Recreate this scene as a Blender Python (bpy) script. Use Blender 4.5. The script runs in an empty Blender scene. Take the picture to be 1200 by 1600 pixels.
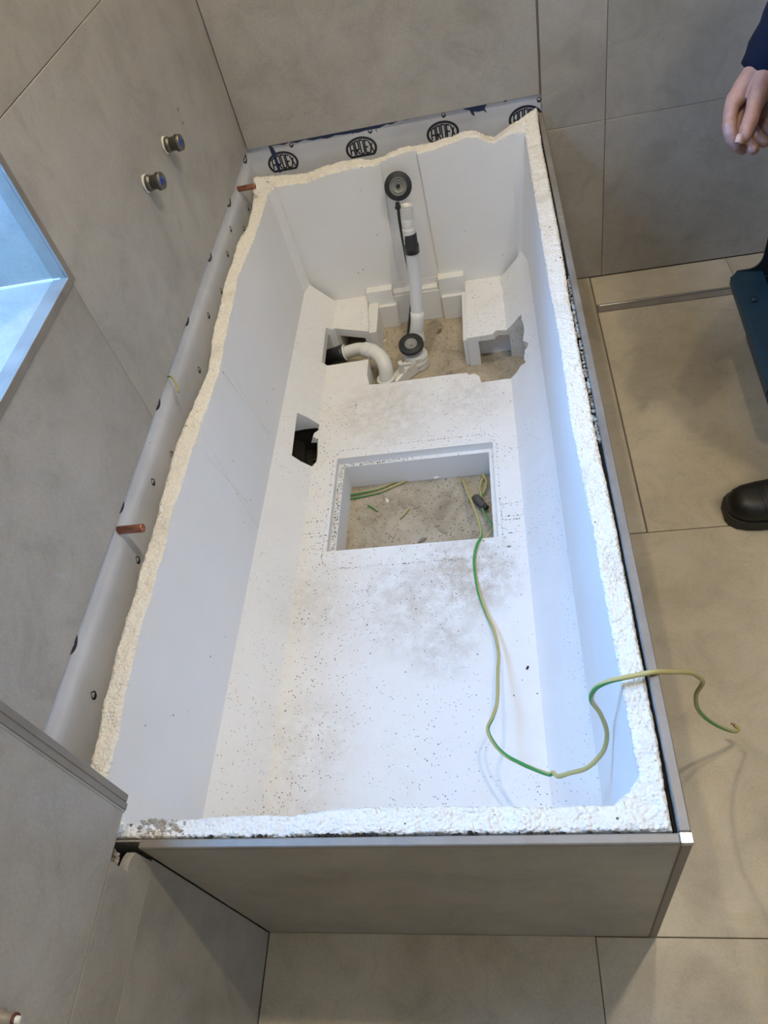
import bpy, bmesh, math, random
from mathutils import Vector, Matrix, noise
random.seed(7)
D = bpy.data; SC = bpy.context.scene; COL = SC.collection
PI = math.pi

# ------------------------------------------------------------------ camera
F_PX = 1158.517
CAM = Vector((0.654793, -0.244640, 1.407320))
RROWS = (Vector((0.9787831, 0.0457622, -0.1997233)), Vector((0.0919093, 0.7731214, 0.6275635)), Vector((0.1831290, -0.6326050, 0.7525122)))
cam_d = D.cameras.new('camera'); cam = D.objects.new('camera', cam_d); COL.objects.link(cam)
rm = Matrix((RROWS[0], RROWS[1], RROWS[2])).transposed().to_4x4()
cam.matrix_world = Matrix.Translation(CAM) @ rm
cam_d.sensor_fit = 'VERTICAL'; cam_d.sensor_height = 36; cam_d.sensor_width = 27
cam_d.lens = F_PX * 36 / 1600; cam_d.clip_start = 0.02; cam_d.clip_end = 60
SC.camera = cam
def at(u, v, ax, val):
    """world point on the plane ax = val seen at photo pixel u, v (1200 x 1600)"""
    d = RROWS[0] * ((u - 600) / F_PX) + RROWS[1] * (-(v - 800) / F_PX) - RROWS[2]
    i = 'xyz'.index(ax); t = (val - CAM[i]) / d[i]
    return CAM + d * t
def ray(u, v): return RROWS[0] * ((u - 600) / F_PX) + RROWS[1] * (-(v - 800) / F_PX) - RROWS[2]

# ------------------------------------------------------------------ world, lights, exposure
w = D.worlds.new('world'); SC.world = w; w.use_nodes = True
bg = w.node_tree.nodes['Background']; bg.inputs[0].default_value = (0.30, 0.58, 1.0, 1); bg.inputs[1].default_value = 6.0
SC.view_settings.view_transform = 'Standard'; SC.view_settings.look = 'None'
SC.view_settings.gamma = 1; SC.view_settings.use_curve_mapping = False
SC.view_settings.exposure = 0.0
def lamp(name, typ, loc, energy, color, size, target=None, sizey=None, spot=None):
    l = D.lights.new(name, typ); l.energy = energy; l.color = color
    if typ == 'AREA':
        l.size = size
        if sizey: l.shape = 'RECTANGLE'; l.size_y = sizey
    else: l.shadow_soft_size = size
    if typ == 'SPOT': l.spot_size = spot or 2.4; l.spot_blend = .6
    o = D.objects.new(name, l); COL.objects.link(o); o.location = loc
    if target is not None: o.rotation_euler = (Vector(target) - Vector(loc)).to_track_quat('-Z', 'Y').to_euler()
    return o
WARM = (1.0, 0.84, 0.60)
lamp('downlight_lamp', 'SPOT', (1.16, .45, 2.40), 38, WARM, .03, (1.16, .45, 0), spot=2.6)
lamp('downlight_lamp', 'SPOT', (.90, .47, 2.40), 25, WARM, .03, (.90, .47, 0), spot=2.6)
lamp('downlight_lamp', 'SPOT', (.38, 1.32, 2.40), 42, WARM, .03, (.38, 1.32, 0), spot=2.6)
lamp('window_daylight', 'AREA', (-.42, .43, 1.50), 62, (.16, .45, 1.0), .56, (1.0, .43, .95), sizey=1.1)
lamp('room_fill_light', 'AREA', (1.5, -.9, 2.38), 8, (1.0, .96, .88), 1.3, (1.5, -.9, 0), sizey=1.0)  # added soft fill, no such ceiling source is known

# ------------------------------------------------------------------ helpers
def obj(name, bm, mats, parent=None, smooth=False):
    me = D.meshes.new(name); bm.to_mesh(me); bm.free()
    for m in (mats if isinstance(mats, (list, tuple)) else [mats]): me.materials.append(m)
    if smooth:
        for p in me.polygons: p.use_smooth = True
    o = D.objects.new(name, me); COL.objects.link(o)
    if parent is not None: adopt(o, parent)
    return o
def adopt(o, parent):
    o.parent = parent
    o.matrix_parent_inverse = wm(parent).inverted()
def wm(o):
    m = Matrix.LocRotScale(o.location, o.rotation_euler, o.scale)
    return wm(o.parent) @ o.matrix_parent_inverse @ m if o.parent else m
def empty(name, loc, label, cat, group=None):
    o = D.objects.new(name, None); COL.objects.link(o); o.location = loc; o.empty_display_size = .05
    return tag(o, label, cat, group)
def tag(o, label=None, cat=None, group=None, kind=None):
    if label: o['label'] = label
    if cat: o['category'] = cat
    if group: o['group'] = group
    if kind: o['kind'] = kind
    return o
def recentre(o):
    """put a mesh thing's origin at its base"""
    vs = [v.co for v in o.data.vertices]
    c = Vector(((min(v.x for v in vs) + max(v.x for v in vs)) / 2, (min(v.y for v in vs) + max(v.y for v in vs)) / 2, min(v.z for v in vs)))
    o.data.transform(Matrix.Translation(-c)); o.location = c
    return o
def box(bm, x0, x1, y0, y1, z0, z1, bev=0, mi=0):
    m = Matrix.Translation(((x0 + x1) / 2, (y0 + y1) / 2, (z0 + z1) / 2)) @ Matrix.Diagonal((abs(x1 - x0), abs(y1 - y0), abs(z1 - z0), 1))
    r = bmesh.ops.create_cube(bm, size=1, matrix=m)
    vs = r['verts']; fs = list({f for v in vs for f in v.link_faces})
    for f in fs: f.material_index = mi
    if bev:
        es = list({e for v in vs for e in v.link_edges})
        bmesh.ops.bevel(bm, geom=es, offset=bev, segments=1, affect='EDGES')
def prism(bm, pts, d, mi=0):
    """closed prism: polygon pts swept by vector d"""
    a = [bm.verts.new(p) for p in pts]; b = [bm.verts.new(Vector(p) + Vector(d)) for p in pts]
    n = len(pts); fs = [bm.faces.new(a), bm.faces.new(b[::-1])]
    for i in range(n): fs.append(bm.faces.new((a[i], b[i], b[(i + 1) % n], a[(i + 1) % n])))
    for f in fs: f.material_index = mi
    bmesh.ops.recalc_face_normals(bm, faces=fs)
def catmull(P, n=6):
    P = [Vector(p) for p in P]; out = []
    for i in range(len(P) - 1):
        p0 = P[max(i - 1, 0)]; p1 = P[i]; p2 = P[i + 1]; p3 = P[min(i + 2, len(P) - 1)]
        for k in range(n):
            t = k / n
            out.append(.5 * ((2 * p1) + (p2 - p0) * t + (2 * p0 - 5 * p1 + 4 * p2 - p3) * t * t + (3 * p1 - p0 - 3 * p2 + p3) * t ** 3))
    out.append(P[-1]); return out
def tube(bm, P, r, seg=12, mi=0, stripe=None, twist=0, cap=True, cone_ok=True):
    """sweep a circle along P; r number or list; stripe = number of segments given material 1"""
    P = [Vector(p) for p in P]; n = len(P); rs = r if isinstance(r, (list, tuple)) else [r] * n
    t0 = (P[1] - P[0]).normalized(); nrm = t0.orthogonal().normalized(); rings = []
    for i in range(n):
        t = (P[min(i + 1, n - 1)] - P[max(i - 1, 0)])
        if t.length < 1e-9: t = t0
        t = t.normalized(); nrm = (nrm - t * nrm.dot(t)).normalized(); b = t.cross(nrm)
        rings.append([bm.verts.new(P[i] + (nrm * math.cos(a + twist * i) + b * math.sin(a + twist * i)) * rs[i]) for a in [2 * PI * k / seg for k in range(seg)]])
    for i in range(n - 1):
        for k in range(seg):
            f = bm.faces.new((rings[i][k], rings[i][(k + 1) % seg], rings[i + 1][(k + 1) % seg], rings[i + 1][k]))
            f.material_index = 1 if (stripe and k < stripe) else mi; f.smooth = True
    if cap:
        f = bm.faces.new(rings[0][::-1]); f.material_index = mi; f = bm.faces.new(rings[-1]); f.material_index = mi
def lathe(bm, prof, origin, axis, seg=32, mi=0, mis=None, close=False):
    """revolve prof [(radius, height)] about axis through origin"""
    axis = Vector(axis).normalized(); n = axis.orthogonal().normalized(); b = axis.cross(n); origin = Vector(origin); rings = []
    for (r, h) in prof:
        if r < 1e-6: rings.append([bm.verts.new(origin + axis * h)]); continue
        rings.append([bm.verts.new(origin + axis * h + (n * math.cos(2 * PI * k / seg) + b * math.sin(2 * PI * k / seg)) * r) for k in range(seg)])
    pairs = list(zip(rings, rings[1:])) + ([(rings[-1], rings[0])] if close else [])
    for i, (A, B) in enumerate(pairs):
        for k in range(seg):
            k2 = (k + 1) % seg
            if len(A) == 1 and len(B) == 1: continue
            if len(A) == 1: f = bm.faces.new((A[0], B[k2], B[k]))
            elif len(B) == 1: f = bm.faces.new((A[k], A[k2], B[0]))
            else: f = bm.faces.new((A[k], A[k2], B[k2], B[k]))
            f.material_index = mis[i] if mis else mi; f.smooth = True
def interp(tab, x):
    if x <= tab[0][0]: return tab[0][1]
    for (a, b), (c, d) in zip(tab, tab[1:]):
        if x <= c: return b + (d - b) * (x - a) / max(c - a, 1e-9)
    return tab[-1][1]

# ------------------------------------------------------------------ materials
def mat(name, color=(.5, .5, .5), rough=.5, metal=0, build=None, spec=None):
    m = D.materials.new(name); m.use_nodes = True; nt = m.node_tree; b = nt.nodes['Principled BSDF']
    b.inputs['Base Color'].default_value = (*color, 1); b.inputs['Roughness'].default_value = rough; b.inputs['Metallic'].default_value = metal
    if spec is not None: b.inputs['Specular IOR Level'].default_value = spec
    if build: build(nt, b)
    return m
def N(nt, t, **kw):
    n = nt.nodes.new(t)
    for k, v in kw.items():
        if k in n.inputs: n.inputs[k].default_value = v
        else: setattr(n, k, v)
    return n
def ramp(nt, fac, stops, interp_='LINEAR'):
    r = nt.nodes.new('ShaderNodeValToRGB'); r.color_ramp.interpolation = interp_
    e = r.color_ramp.elements
    while len(e) < len(stops): e.new(.5)
    for el, (p, c) in zip(e, stops):
        el.position = p; el.color = (*c, 1) if isinstance(c, (tuple, list)) else (c, c, c, 1)
    nt.links.new(fac, r.inputs[0]); return r.outputs[0]
def mixc(nt, fac, a, b, mode='MIX'):
    m = nt.nodes.new('ShaderNodeMix'); m.data_type = 'RGBA'; m.blend_type = mode
    for sock, v in ((m.inputs[0], fac), (m.inputs[6], a), (m.inputs[7], b)):
        if isinstance(v, bpy.types.NodeSocket): nt.links.new(v, sock)
        elif isinstance(v, (tuple, list)): sock.default_value = (*v, 1)
        else: sock.default_value = v
    return m.outputs[2]
def math_(nt, op, a, b=None):
    m = nt.nodes.new('ShaderNodeMath'); m.operation = op
    for i, v in enumerate((a, b)):
        if v is None: continue
        if isinstance(v, bpy.types.NodeSocket): nt.links.new(v, m.inputs[i])
        else: m.inputs[i].default_value = v
    return m.outputs[0]
def pos(nt): return nt.nodes.new('ShaderNodeNewGeometry').outputs['Position']
def noise_(nt, vec, scale, detail=4, rough=.55, dist=0):
    n = N(nt, 'ShaderNodeTexNoise', Scale=scale, Detail=detail, Roughness=rough, Distortion=dist); nt.links.new(vec, n.inputs['Vector']); return n.outputs[0]
def bump(nt, b, h, strength, dist=.001):
    n = nt.nodes.new('ShaderNodeBump'); n.inputs['Strength'].default_value = strength; n.inputs['Distance'].default_value = dist
    nt.links.new(h, n.inputs['Height']); nt.links.new(n.outputs[0], b.inputs['Normal'])
def specks(nt, vec, scale, size, density):
    """1 where a small dirt speck lies"""
    v = N(nt, 'ShaderNodeTexVoronoi', Scale=scale); nt.links.new(vec, v.inputs['Vector'])
    sep = nt.nodes.new('ShaderNodeSeparateColor'); nt.links.new(v.outputs['Color'], sep.inputs[0])
    lim = math_(nt, 'MULTIPLY', sep.outputs[1], size)
    on = math_(nt, 'LESS_THAN', v.outputs['Distance'], lim)
    return math_(nt, 'MULTIPLY', on, math_(nt, 'LESS_THAN', sep.outputs[0], density))

def tile_mat(name, base, dark, light, rough=.42):
    def bld(nt, b):
        P = pos(nt)
        oi = nt.nodes.new('ShaderNodeObjectInfo'); add = nt.nodes.new('ShaderNodeVectorMath'); add.operation = 'MULTIPLY_ADD'
        comb = nt.nodes.new('ShaderNodeCombineXYZ')
        for i in range(3): nt.links.new(oi.outputs['Random'], comb.inputs[i])
        nt.links.new(comb.outputs[0], add.inputs[0]); add.inputs[1].default_value = (17, 31, 11); nt.links.new(P, add.inputs[2]); V = add.outputs[0]
        c1 = ramp(nt, noise_(nt, V, 2.3, 6, .62, .4), [(.32, dark), (.52, base), (.72, light)])
        c2 = ramp(nt, noise_(nt, V, 11, 8, .7, .8), [(.3, .80), (.5, 1.0), (.72, 1.10)])
        c = mixc(nt, .8, c1, c2, 'MULTIPLY')
        c3 = ramp(nt, noise_(nt, V, 240, 2, .5), [(.3, .90), (.7, 1.06)])
        c = mixc(nt, .7, c, c3, 'MULTIPLY')
        nt.links.new(c, b.inputs['Base Color'])
        rr = ramp(nt, noise_(nt, V, 7, 5, .6), [(.35, rough - .07), (.7, rough + .1)]); nt.links.new(rr, b.inputs['Roughness'])
        bump(nt, b, noise_(nt, V, 60, 6, .7), .12, .002)
    return mat(name, base, rough, build=bld)
TILE = tile_mat('tile_concrete_look', (.355, .335, .295), (.290, .272, .235), (.42, .40, .355))
TILE_LAMPLIT = tile_mat('tile_concrete_look_lamplit', (.48, .42, .31), (.385, .33, .235), (.56, .50, .385))  # same tile as the walls, with warm lamp light put into its colour

def foam_bld(cut):
    def bld(nt, b):
        P = pos(nt); geo = nt.nodes.new('ShaderNodeNewGeometry'); sep = nt.nodes.new('ShaderNodeSeparateXYZ'); nt.links.new(geo.outputs['Normal'], sep.inputs[0])
        upf = ramp(nt, sep.outputs[2], [(.45, 0.0), (.75, 1.0)])
        base = (.83, .80, .735) if cut else (.80, .80, .785)
        big = ramp(nt, noise_(nt, P, 3.1, 5, .6), [(.3, .95), (.6, 1.0)])
        c = mixc(nt, 1.0, base, big, 'MULTIPLY')
        if not cut:
            # brown scuffs lying on the flat floor of the shell
            sp = nt.nodes.new('ShaderNodeSeparateXYZ'); nt.links.new(P, sp.inputs[0]); tot = None
            for (x, y, r, s) in ((.53, .66, .13, .9), (.42, .60, .16, .55), (.20, .62, .12, .35), (.22, .3, .12, .3), (.33, 1.2, .16, .5), (.55, 1.22, .12, .4), (.47, .5, .10, .6), (.2, .12, .14, .35), (.3, .95, .1, .2)):
                dx = math_(nt, 'SUBTRACT', sp.outputs[0], x); dy = math_(nt, 'SUBTRACT', sp.outputs[1], y)
                d2 = math_(nt, 'ADD', math_(nt, 'MULTIPLY', dx, dx), math_(nt, 'MULTIPLY', dy, dy))
                g = math_(nt, 'MULTIPLY', math_(nt, 'MAXIMUM', math_(nt, 'SUBTRACT', 1.0, math_(nt, 'DIVIDE', d2, r * r)), 0.0), s)
                tot = g if tot is None else math_(nt, 'MAXIMUM', tot, g)
            sm = ramp(nt, noise_(nt, P, 26, 10, .80, .1), [(.40, 0.0), (.58, 1.0)])
            f = math_(nt, 'MULTIPLY', math_(nt, 'MULTIPLY', tot, sm), upf)
            c = mixc(nt, math_(nt, 'MULTIPLY', f, .85), c, (.40, .335, .235))
            sm2 = ramp(nt, noise_(nt, P, 6, 8, .75, .3), [(.45, 0.0), (.8, .45)])
            c = mixc(nt, math_(nt, 'MULTIPLY', sm2, math_(nt, 'MULTIPLY', upf, .7)), c, (.62, .55, .45))
            s = math_(nt, 'MULTIPLY', specks(nt, P, 235, .31, .42), upf)
            dens = ramp(nt, noise_(nt, P, 4.5, 3, .6), [(.40, 0.0), (.55, 1.0)])
            s = math_(nt, 'MULTIPLY', s, dens)
            s2 = specks(nt, P, 60, .11, .07)
            c = mixc(nt, math_(nt, 'MAXIMUM', s, s2), c, (.05, .045, .04))
            gr = N(nt, 'ShaderNodeTexVoronoi', Scale=230); nt.links.new(P, gr.inputs['Vector'])
            bump(nt, b, gr.outputs['Distance'], .10, .0006)
        else:
            dirt = ramp(nt, noise_(nt, P, 9, 6, .7, .5), [(.52, 0.0), (.74, .55)])
            c = mixc(nt, dirt, c, (.52, .47, .38))
            c = mixc(nt, specks(nt, P, 95, .24, .10), c, (.13, .10, .07))
            gr = N(nt, 'ShaderNodeTexVoronoi', Scale=210, Randomness=.9); gr.feature = 'SMOOTH_F1'; nt.links.new(P, gr.inputs['Vector'])
            gr.inputs['Smoothness'].default_value = .35
            h = math_(nt, 'ADD', math_(nt, 'MULTIPLY', gr.outputs['Distance'], -1.0), noise_(nt, P, 80, 3, .6))
            bump(nt, b, h, .9, .0032)
        nt.links.new(c, b.inputs['Base Color'])
    return bld
FOAM = mat('foam_smooth', rough=.72, build=foam_bld(False), spec=.25)
FOAMCUT = mat('foam_cut', rough=.8, build=foam_bld(True), spec=.2)
def screed_bld(nt, b):
    P = pos(nt)
    c = ramp(nt, noise_(nt, P, 9, 8, .7, .4), [(.3, (.26, .22, .155)), (.5, (.42, .36, .265)), (.7, (.54, .475, .365))])
    c = mixc(nt, specks(nt, P, 190, .38, .5), c, (.12, .10, .08))
    c = mixc(nt, specks(nt, P, 150, .22, .12), c, (.72, .68, .6))
    nt.links.new(c, b.inputs['Base Color']); bump(nt, b, noise_(nt, P, 130, 5, .75), .6, .003)
SCREED = mat('screed', rough=.9, build=screed_bld)
def mem_bld(nt, b):
    P = pos(nt); c = ramp(nt, noise_(nt, P, 6, 6, .65, .3), [(.3, (.55, .56, .585)), (.6, (.65, .66, .685))])
    c = mixc(nt, specks(nt, P, 110, .2, .06), c, (.2, .2, .2))
    nt.links.new(c, b.inputs['Base Color']); bump(nt, b, noise_(nt, P, 14, 3, .5), .25, .004)
MEMBRANE = mat('membrane', rough=.5, build=mem_bld)
INK = mat('black_ink', (.022, .026, .038), .5)
NAVY = mat('navy_coating', (.012, .03, .10), .45)
def steel_bld(nt, b):
    P = pos(nt); n = noise_(nt, P, 18, 5, .6)
    nt.links.new(ramp(nt, n, [(.3, (.21, .19, .165)), (.7, (.29, .265, .23))]), b.inputs['Base Color'])
    nt.links.new(ramp(nt, n, [(.3, .42), (.7, .58)]), b.inputs['Roughness'])
STEEL = mat('brushed_steel', (.5, .48, .45), .35, .25, build=steel_bld, spec=.25)
STEELB = mat('bright_steel', (.52, .50, .47), .34, 1)
GROUT = mat('grout', (.13, .115, .095), .85)
BLACKP = mat('black_plastic', (.018, .02, .022), .35)
RUBBER = mat('black_rubber', (.022, .025, .028), .55)
WHITEP = mat('white_plastic', (.74, .74, .70), .32)
GREYP = mat('grey_white_plastic', (.62, .63, .64), .35)
def copper_bld(nt, b):
    P = pos(nt); nt.links.new(ramp(nt, noise_(nt, P, 60, 5, .7), [(.3, (.26, .10, .06)), (.55, (.48, .20, .13)), (.75, (.62, .30, .20))]), b.inputs['Base Color'])
COPPER = mat('copper', (.5, .22, .14), .38, .75, build=copper_bld)
BRASS = mat('old_brass', (.13, .125, .105), .42, .8)
BLUEP = mat('blue_plug', (.03, .06, .42), .35)
YEL = mat('wire_yellow', (.44, .385, .15), .45)
GRN = mat('wire_green', (.04, .27, .075), .45)
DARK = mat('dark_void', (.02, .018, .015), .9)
def plaster_bld(nt, b):
    P = pos(nt); nt.links.new(ramp(nt, noise_(nt, P, 40, 8, .75), [(.3, (.26, .23, .18)), (.7, (.60, .55, .46))]), b.inputs['Base Color'])
    bump(nt, b, noise_(nt, P, 120, 5, .8), .9, .004)
PLASTER = mat('adhesive', rough=.9, build=plaster_bld)
WALLPAINT = mat('white_paint', (.80, .79, .76), .8)
FRAMEW = mat('window_frame_white', (.8, .8, .8), .4)
def skin_bld(nt, b):
    P = pos(nt)
    c = ramp(nt, noise_(nt, P, 35, 6, .65), [(.3, (.24, .125, .10)), (.55, (.32, .18, .145)), (.75, (.40, .245, .205))]); nt.links.new(c, b.inputs['Base Color'])
    b.inputs['Subsurface Weight'].default_value = .12; b.inputs['Subsurface Radius'].default_value = (.01, .004, .002)
    bump(nt, b, noise_(nt, P, 260, 4, .6), .3, .0012)
SKIN = mat('skin', rough=.5, build=skin_bld)
NAIL = mat('nail', (.34, .235, .215), .35)
def cloth(name, c):
    def bld(nt, b):
        P = pos(nt); bump(nt, b, noise_(nt, P, 600, 2, .5), .4, .001)
    return mat(name, c, .9, build=bld, spec=.2)
NAVYCLOTH = cloth('navy_fleece', (.004, .007, .018)); TROUSER = cloth('dark_trousers', (.02, .022, .028))
BOOT = mat('black_boot_leather', (.007, .0065, .006), .42)
SOLE = mat('boot_sole', (.02, .019, .017), .6)
HAIR = mat('hair', (.05, .035, .025), .7)
def teal_bld(nt, b):
    P = pos(nt); c = ramp(nt, noise_(nt, P, 25, 6, .7), [(.3, (.006, .028, .045)), (.7, (.012, .045, .068))])
    c = mixc(nt, specks(nt, P, 70, .2, .08), c, (.15, .2, .22)); nt.links.new(c, b.inputs['Base Color'])
TEAL = mat('teal_box', (.02, .08, .12), .42, build=teal_bld)
DEBRIS = mat('debris_grey', (.33, .285, .22), .9); DEBRISW = mat('debris_white', (.75, .73, .68), .8)
GLASS = mat('window_glass', (.9, .95, 1), .02)
GLASS.node_tree.nodes['Principled BSDF'].inputs['Transmission Weight'].default_value = 1

# ------------------------------------------------------------------ measures
W, L, H = .80, 1.811, .522          # bath surround outer width, back wall, surround height
XN = .150                            # face of the proud wall on the left in front of the bath
ZS = .566                            # lower edge of wall tiles over the bath
GAP = .0006

# ------------------------------------------------------------------ room shell (structure)
def slab(name, x0, x1, y0, y1, z0, z1, m, parent=None):
    bm = bmesh.new(); box(bm, x0, x1, y0, y1, z0, z1); o = obj(name, bm, m, parent)
    if parent is None: tag(o, kind='structure')
    return o
RX, FY, CZ = 2.70, -1.90, 2.45
floor = slab('floor', -.6, RX + .1, FY - .1, L + .2, -.12, -.011, SCREED)
def tile(parent, x0, x1, y0, y1, z0, z1, m=TILE, name='tile', bev=.0008):
    bm = bmesh.new(); box(bm, x0 + GAP, x1 - GAP, y0 + GAP, y1 - GAP, z0 + (GAP if z1 - z0 > .05 else 0), z1 - (GAP if z1 - z0 > .05 else 0), bev)
    return obj(name, bm, m, parent)
def ftile(x0, x1, y0, y1, g=0): return tile(floor, x0 + g, x1, y0, y1, -.0105, 0, TILE_LAMPLIT)
xj = .707; yd0, yd1 = 1.630, 1.668
bm = bmesh.new(); box(bm, -.5, RX, FY, L + .1, -.0109, -.004); obj('grout_bed', bm, GROUT, floor)
bm = bmesh.new(); box(bm, .002, .787, .012, L, -.0039, 0.0)        # bare screed under the bath
obj('screed_patch', bm, SCREED, floor)
ftile(XN, xj, -.394, .001); ftile(xj, 1.907, -.394, .0)
ftile(.80, 1.907, 0.0, .8055); ftile(1.907, RX, -.394, .8055)
for (a, b_) in ((XN, xj), (xj, 1.907), (1.907, RX)):
    for (c, d) in ((-1.594, -.394), (FY, -1.594)): ftile(a, b_, c, d)
ftile(.80, .9245, .8075, L)
p4 = at(1135, 405, 'z', 0).x
tile(floor, .9275, 2.10, .8075, yd0, -.0105, -.0015, TILE_LAMPLIT); ftile(2.10, RX, .8075, L)
tile(floor, .9275, p4, yd1, L, -.0105, -.0015, TILE_LAMPLIT); tile(floor, p4, 2.10, yd1, L, -.0105, -.0015, TILE_LAMPLIT)

# walls
wall_back = slab('wall_back', -.6, RX + .1, L + .012, L + .15, -.1, CZ, MEMBRANE)
def btile(x0, x1, z0, z1): return tile(wall_back, x0, x1, L, L + .012, z0, z1)
btile(0, .7965, ZS, 1.166); btile(0, .7965, 1.166, 1.766); btile(0, .7965, 1.766, CZ)
xb = .9618
for (a, b_) in ((.80, xb), (xb, 2.16), (2.16, RX)):
    for (c, d) in ((0, .471), (.471, 1.071), (1.071, 1.671), (1.671, CZ)):
        btile(a, b_, c, d)
bm = bmesh.new(); box(bm, .7968, .7995, L + .001, L + .012, ZS - .001, CZ); obj('joint_filler', bm, GROUT, wall_back)

WY0, WY1, WZ0, WZ1 = .10, .741, .868, 2.05        # window opening
wall_left = D.objects.new('wall_left', None); COL.objects.link(wall_left); tag(wall_left, kind='structure')
bm = bmesh.new()                                            # membrane covered carcass with the window opening
box(bm, -.40, -.012, .046, L + .012, -.1, WZ0 - .012); box(bm, -.40, -.012, .046, L + .012, WZ1 + .012, CZ)
box(bm, -.40, -.012, WY1 + .012, L + .012, WZ0 - .012, WZ1 + .012); box(bm, -.40, -.012, .046, WY0 - .012, WZ0 - .012, WZ1 + .012)
obj('membrane', bm, MEMBRANE, wall_left)
def ltile(y0, y1, z0, z1): return tile(wall_left, -.012, 0, y0, y1, z0, z1)
ltile(WY1, L, ZS, 1.084); ltile(.046, WY1, ZS, WZ0 - .001)
ltile(WY1, L, 1.084, 1.684)
ltile(WY1, L, 1.684, CZ); ltile(.046, WY1, WZ1, CZ); ltile(.046, WY0, WZ0, WZ1)
# reveal
tile(wall_left, -.32, -.013, WY1, WY1 + .011, WZ0 - .001, WZ1, name='reveal_tile'); tile(wall_left, -.32, -.013, WY0 - .011, WY0, WZ0 - .001, WZ1, name='reveal_tile')
bm = bmesh.new(); box(bm, -.32, -.013, WY0, WY1, WZ0 - .011, WZ0 - .0002, .0006); obj('sill_tile', bm, TILE, wall_left)
bm = bmesh.new(); box(bm, -.32, -.013, WY0, WY1, WZ1, WZ1 + .011, .0006); obj('reveal_tile', bm, TILE, wall_left)
bm = bmesh.new(); box(bm, -.32, -.0135, WY1 - .003, WY1, WZ0, WZ0 + .003); obj('sealant_bead', bm, WALLPAINT, wall_left)

# window_1
win = D.objects.new('window_1', None); COL.objects.link(win); tag(win, kind='structure')
T = .0115
for nm, a in (('edge_trim', (-.004, .0015, WY1 - .002, WY1 + T, WZ0 - T, WZ1)), ('edge_trim', (-.004, .0015, WY0 + .003, WY1 - .0025, WZ0 - T, WZ0 + .002)), ('edge_trim', (-.004, .0015, WY0 - T, WY0 + .002, WZ0 - T, WZ1))):
    bm = bmesh.new()
    if a[5] - a[4] > .1:
        yy = a[2] if a[2] > .5 else a[3]
        box(bm, *a, .0006); s = -1 if yy > .5 else 1; box(bm, -.026, -.0042, min(yy, yy + s * -.0015), max(yy, yy + s * -.0015) + .0, WZ0, WZ1)
    else:
        box(bm, *a, .0006); box(bm, -.026, -.0042, WY0 + .002, WY1 - .002, WZ0, WZ0 + .0015)
    obj(nm, bm, STEEL, win)
for a in ((WY0, WY0 + .05, WZ0, WZ1), (WY1 - .05, WY1, WZ0, WZ1), (WY0, WY1, WZ0, WZ0 + .05), (WY0, WY1, WZ1 - .05, WZ1)):
    bm = bmesh.new(); box(bm, -.385, -.325, a[0], a[1], a[2], a[3], .003); obj('window_frame', bm, FRAMEW, win)
bm = bmesh.new(); box(bm, -.358, -.352, WY0 + .05, WY1 - .05, WZ0 + .05, WZ1 - .05); obj('pane', bm, GLASS, win)

# proud wall in front of the bath
nib = D.objects.new('wall_left_front', None); COL.objects.link(nib); tag(nib, kind='structure')
bm = bmesh.new(); box(bm, -.5, XN - .012, FY, -.001, -.1, .44); box(bm, -.5, XN - .012, FY, .030, .60, CZ); box(bm, -.5, XN - .05, FY, .0, .44, .60)
box(bm, XN - .05, XN - .012, FY, -.055, .44, .60); obj('wall_core', bm, DARK, nib)  # core coloured black to paint the shade in the broken corner hole
def ntile(y0, y1, z0, z1): return tile(nib, XN - .012, XN, y0, y1, z0, z1)
ntile(-1.13, .038, ZS + .002, 1.17); ntile(-1.13, .038, 1.17, 1.77); ntile(-1.13, .038, 1.77, CZ)
ntile(FY, -1.13, ZS, 1.17); ntile(FY, -1.13, 1.17, 1.77); ntile(FY, -1.13, 1.77, CZ)
ntile(-1.13, .0, 0, .471); ntile(FY, -1.13, 0, ZS)
# tile between the joint at .471 and the upper tile, broken away at the corner
bm = bmesh.new()
Y = lambda u, v: at(u, v, 'x', XN)
brk = [(197, 1360), (190, 1357), (182, 1352), (174, 1345)]
pts = [(-1.13, .4722), (-.0045, .4722)] + [(Y(u, v).y, Y(u, v).z) for u, v in ((212, 1332), (206, 1340), (201, 1352), (199, 1362), (191, 1357), (182, 1351), (174, 1345.5))] + [(-.0345, ZS + .0005), (-1.13, ZS + .0005)]
prism(bm, [(XN, y, z) for y, z in pts], (-.012, 0, 0)); obj('tile', bm, TILE, nib)
bm = bmesh.new(); box(bm, .006, XN, .027, .0375, ZS + .001, CZ); obj('return_tile', bm, TILE, nib)
bm = bmesh.new()
box(bm, XN - .010, XN + .0018, .0375, .0475, ZS + .004, CZ, .0012); box(bm, XN - .0002, XN + .0012, .030, .0376, ZS + .001, CZ)
obj('corner_trim', bm, STEEL, nib)
# rest of the room
tag(slab('wall_right', RX, RX + .1, FY, L + .1, -.1, CZ, WALLPAINT), kind='structure')
wall_front = D.objects.new('wall_front', None); COL.objects.link(wall_front); tag(wall_front, kind='structure')
bm = bmesh.new(); box(bm, -.5, 1.5, FY - .1, FY, -.1, CZ); box(bm, 2.4, RX, FY - .1, FY, -.1, CZ); box(bm, 1.5, 2.4, FY - .1, FY, 2.05, CZ); obj('wall_core', bm, WALLPAINT, wall_front)
bm = bmesh.new(); box(bm, 1.5, 2.4, FY - .08, FY - .04, 0, 2.05, .003); d1 = obj('door_1', bm, WALLPAINT); tag(d1, kind='structure')
bm = bmesh.new(); tube(bm, catmull([(1.6, FY - .04, 1.02), (1.6, FY + .01, 1.02), (1.61, FY + .02, 1.02), (1.72, FY + .02, 1.02)], 4), .009, 10); obj('door_handle', bm, STEELB, d1)
slab('ceiling', -.6, RX + .1, FY - .1, L + .2, CZ, CZ + .1, WALLPAINT)

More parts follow.
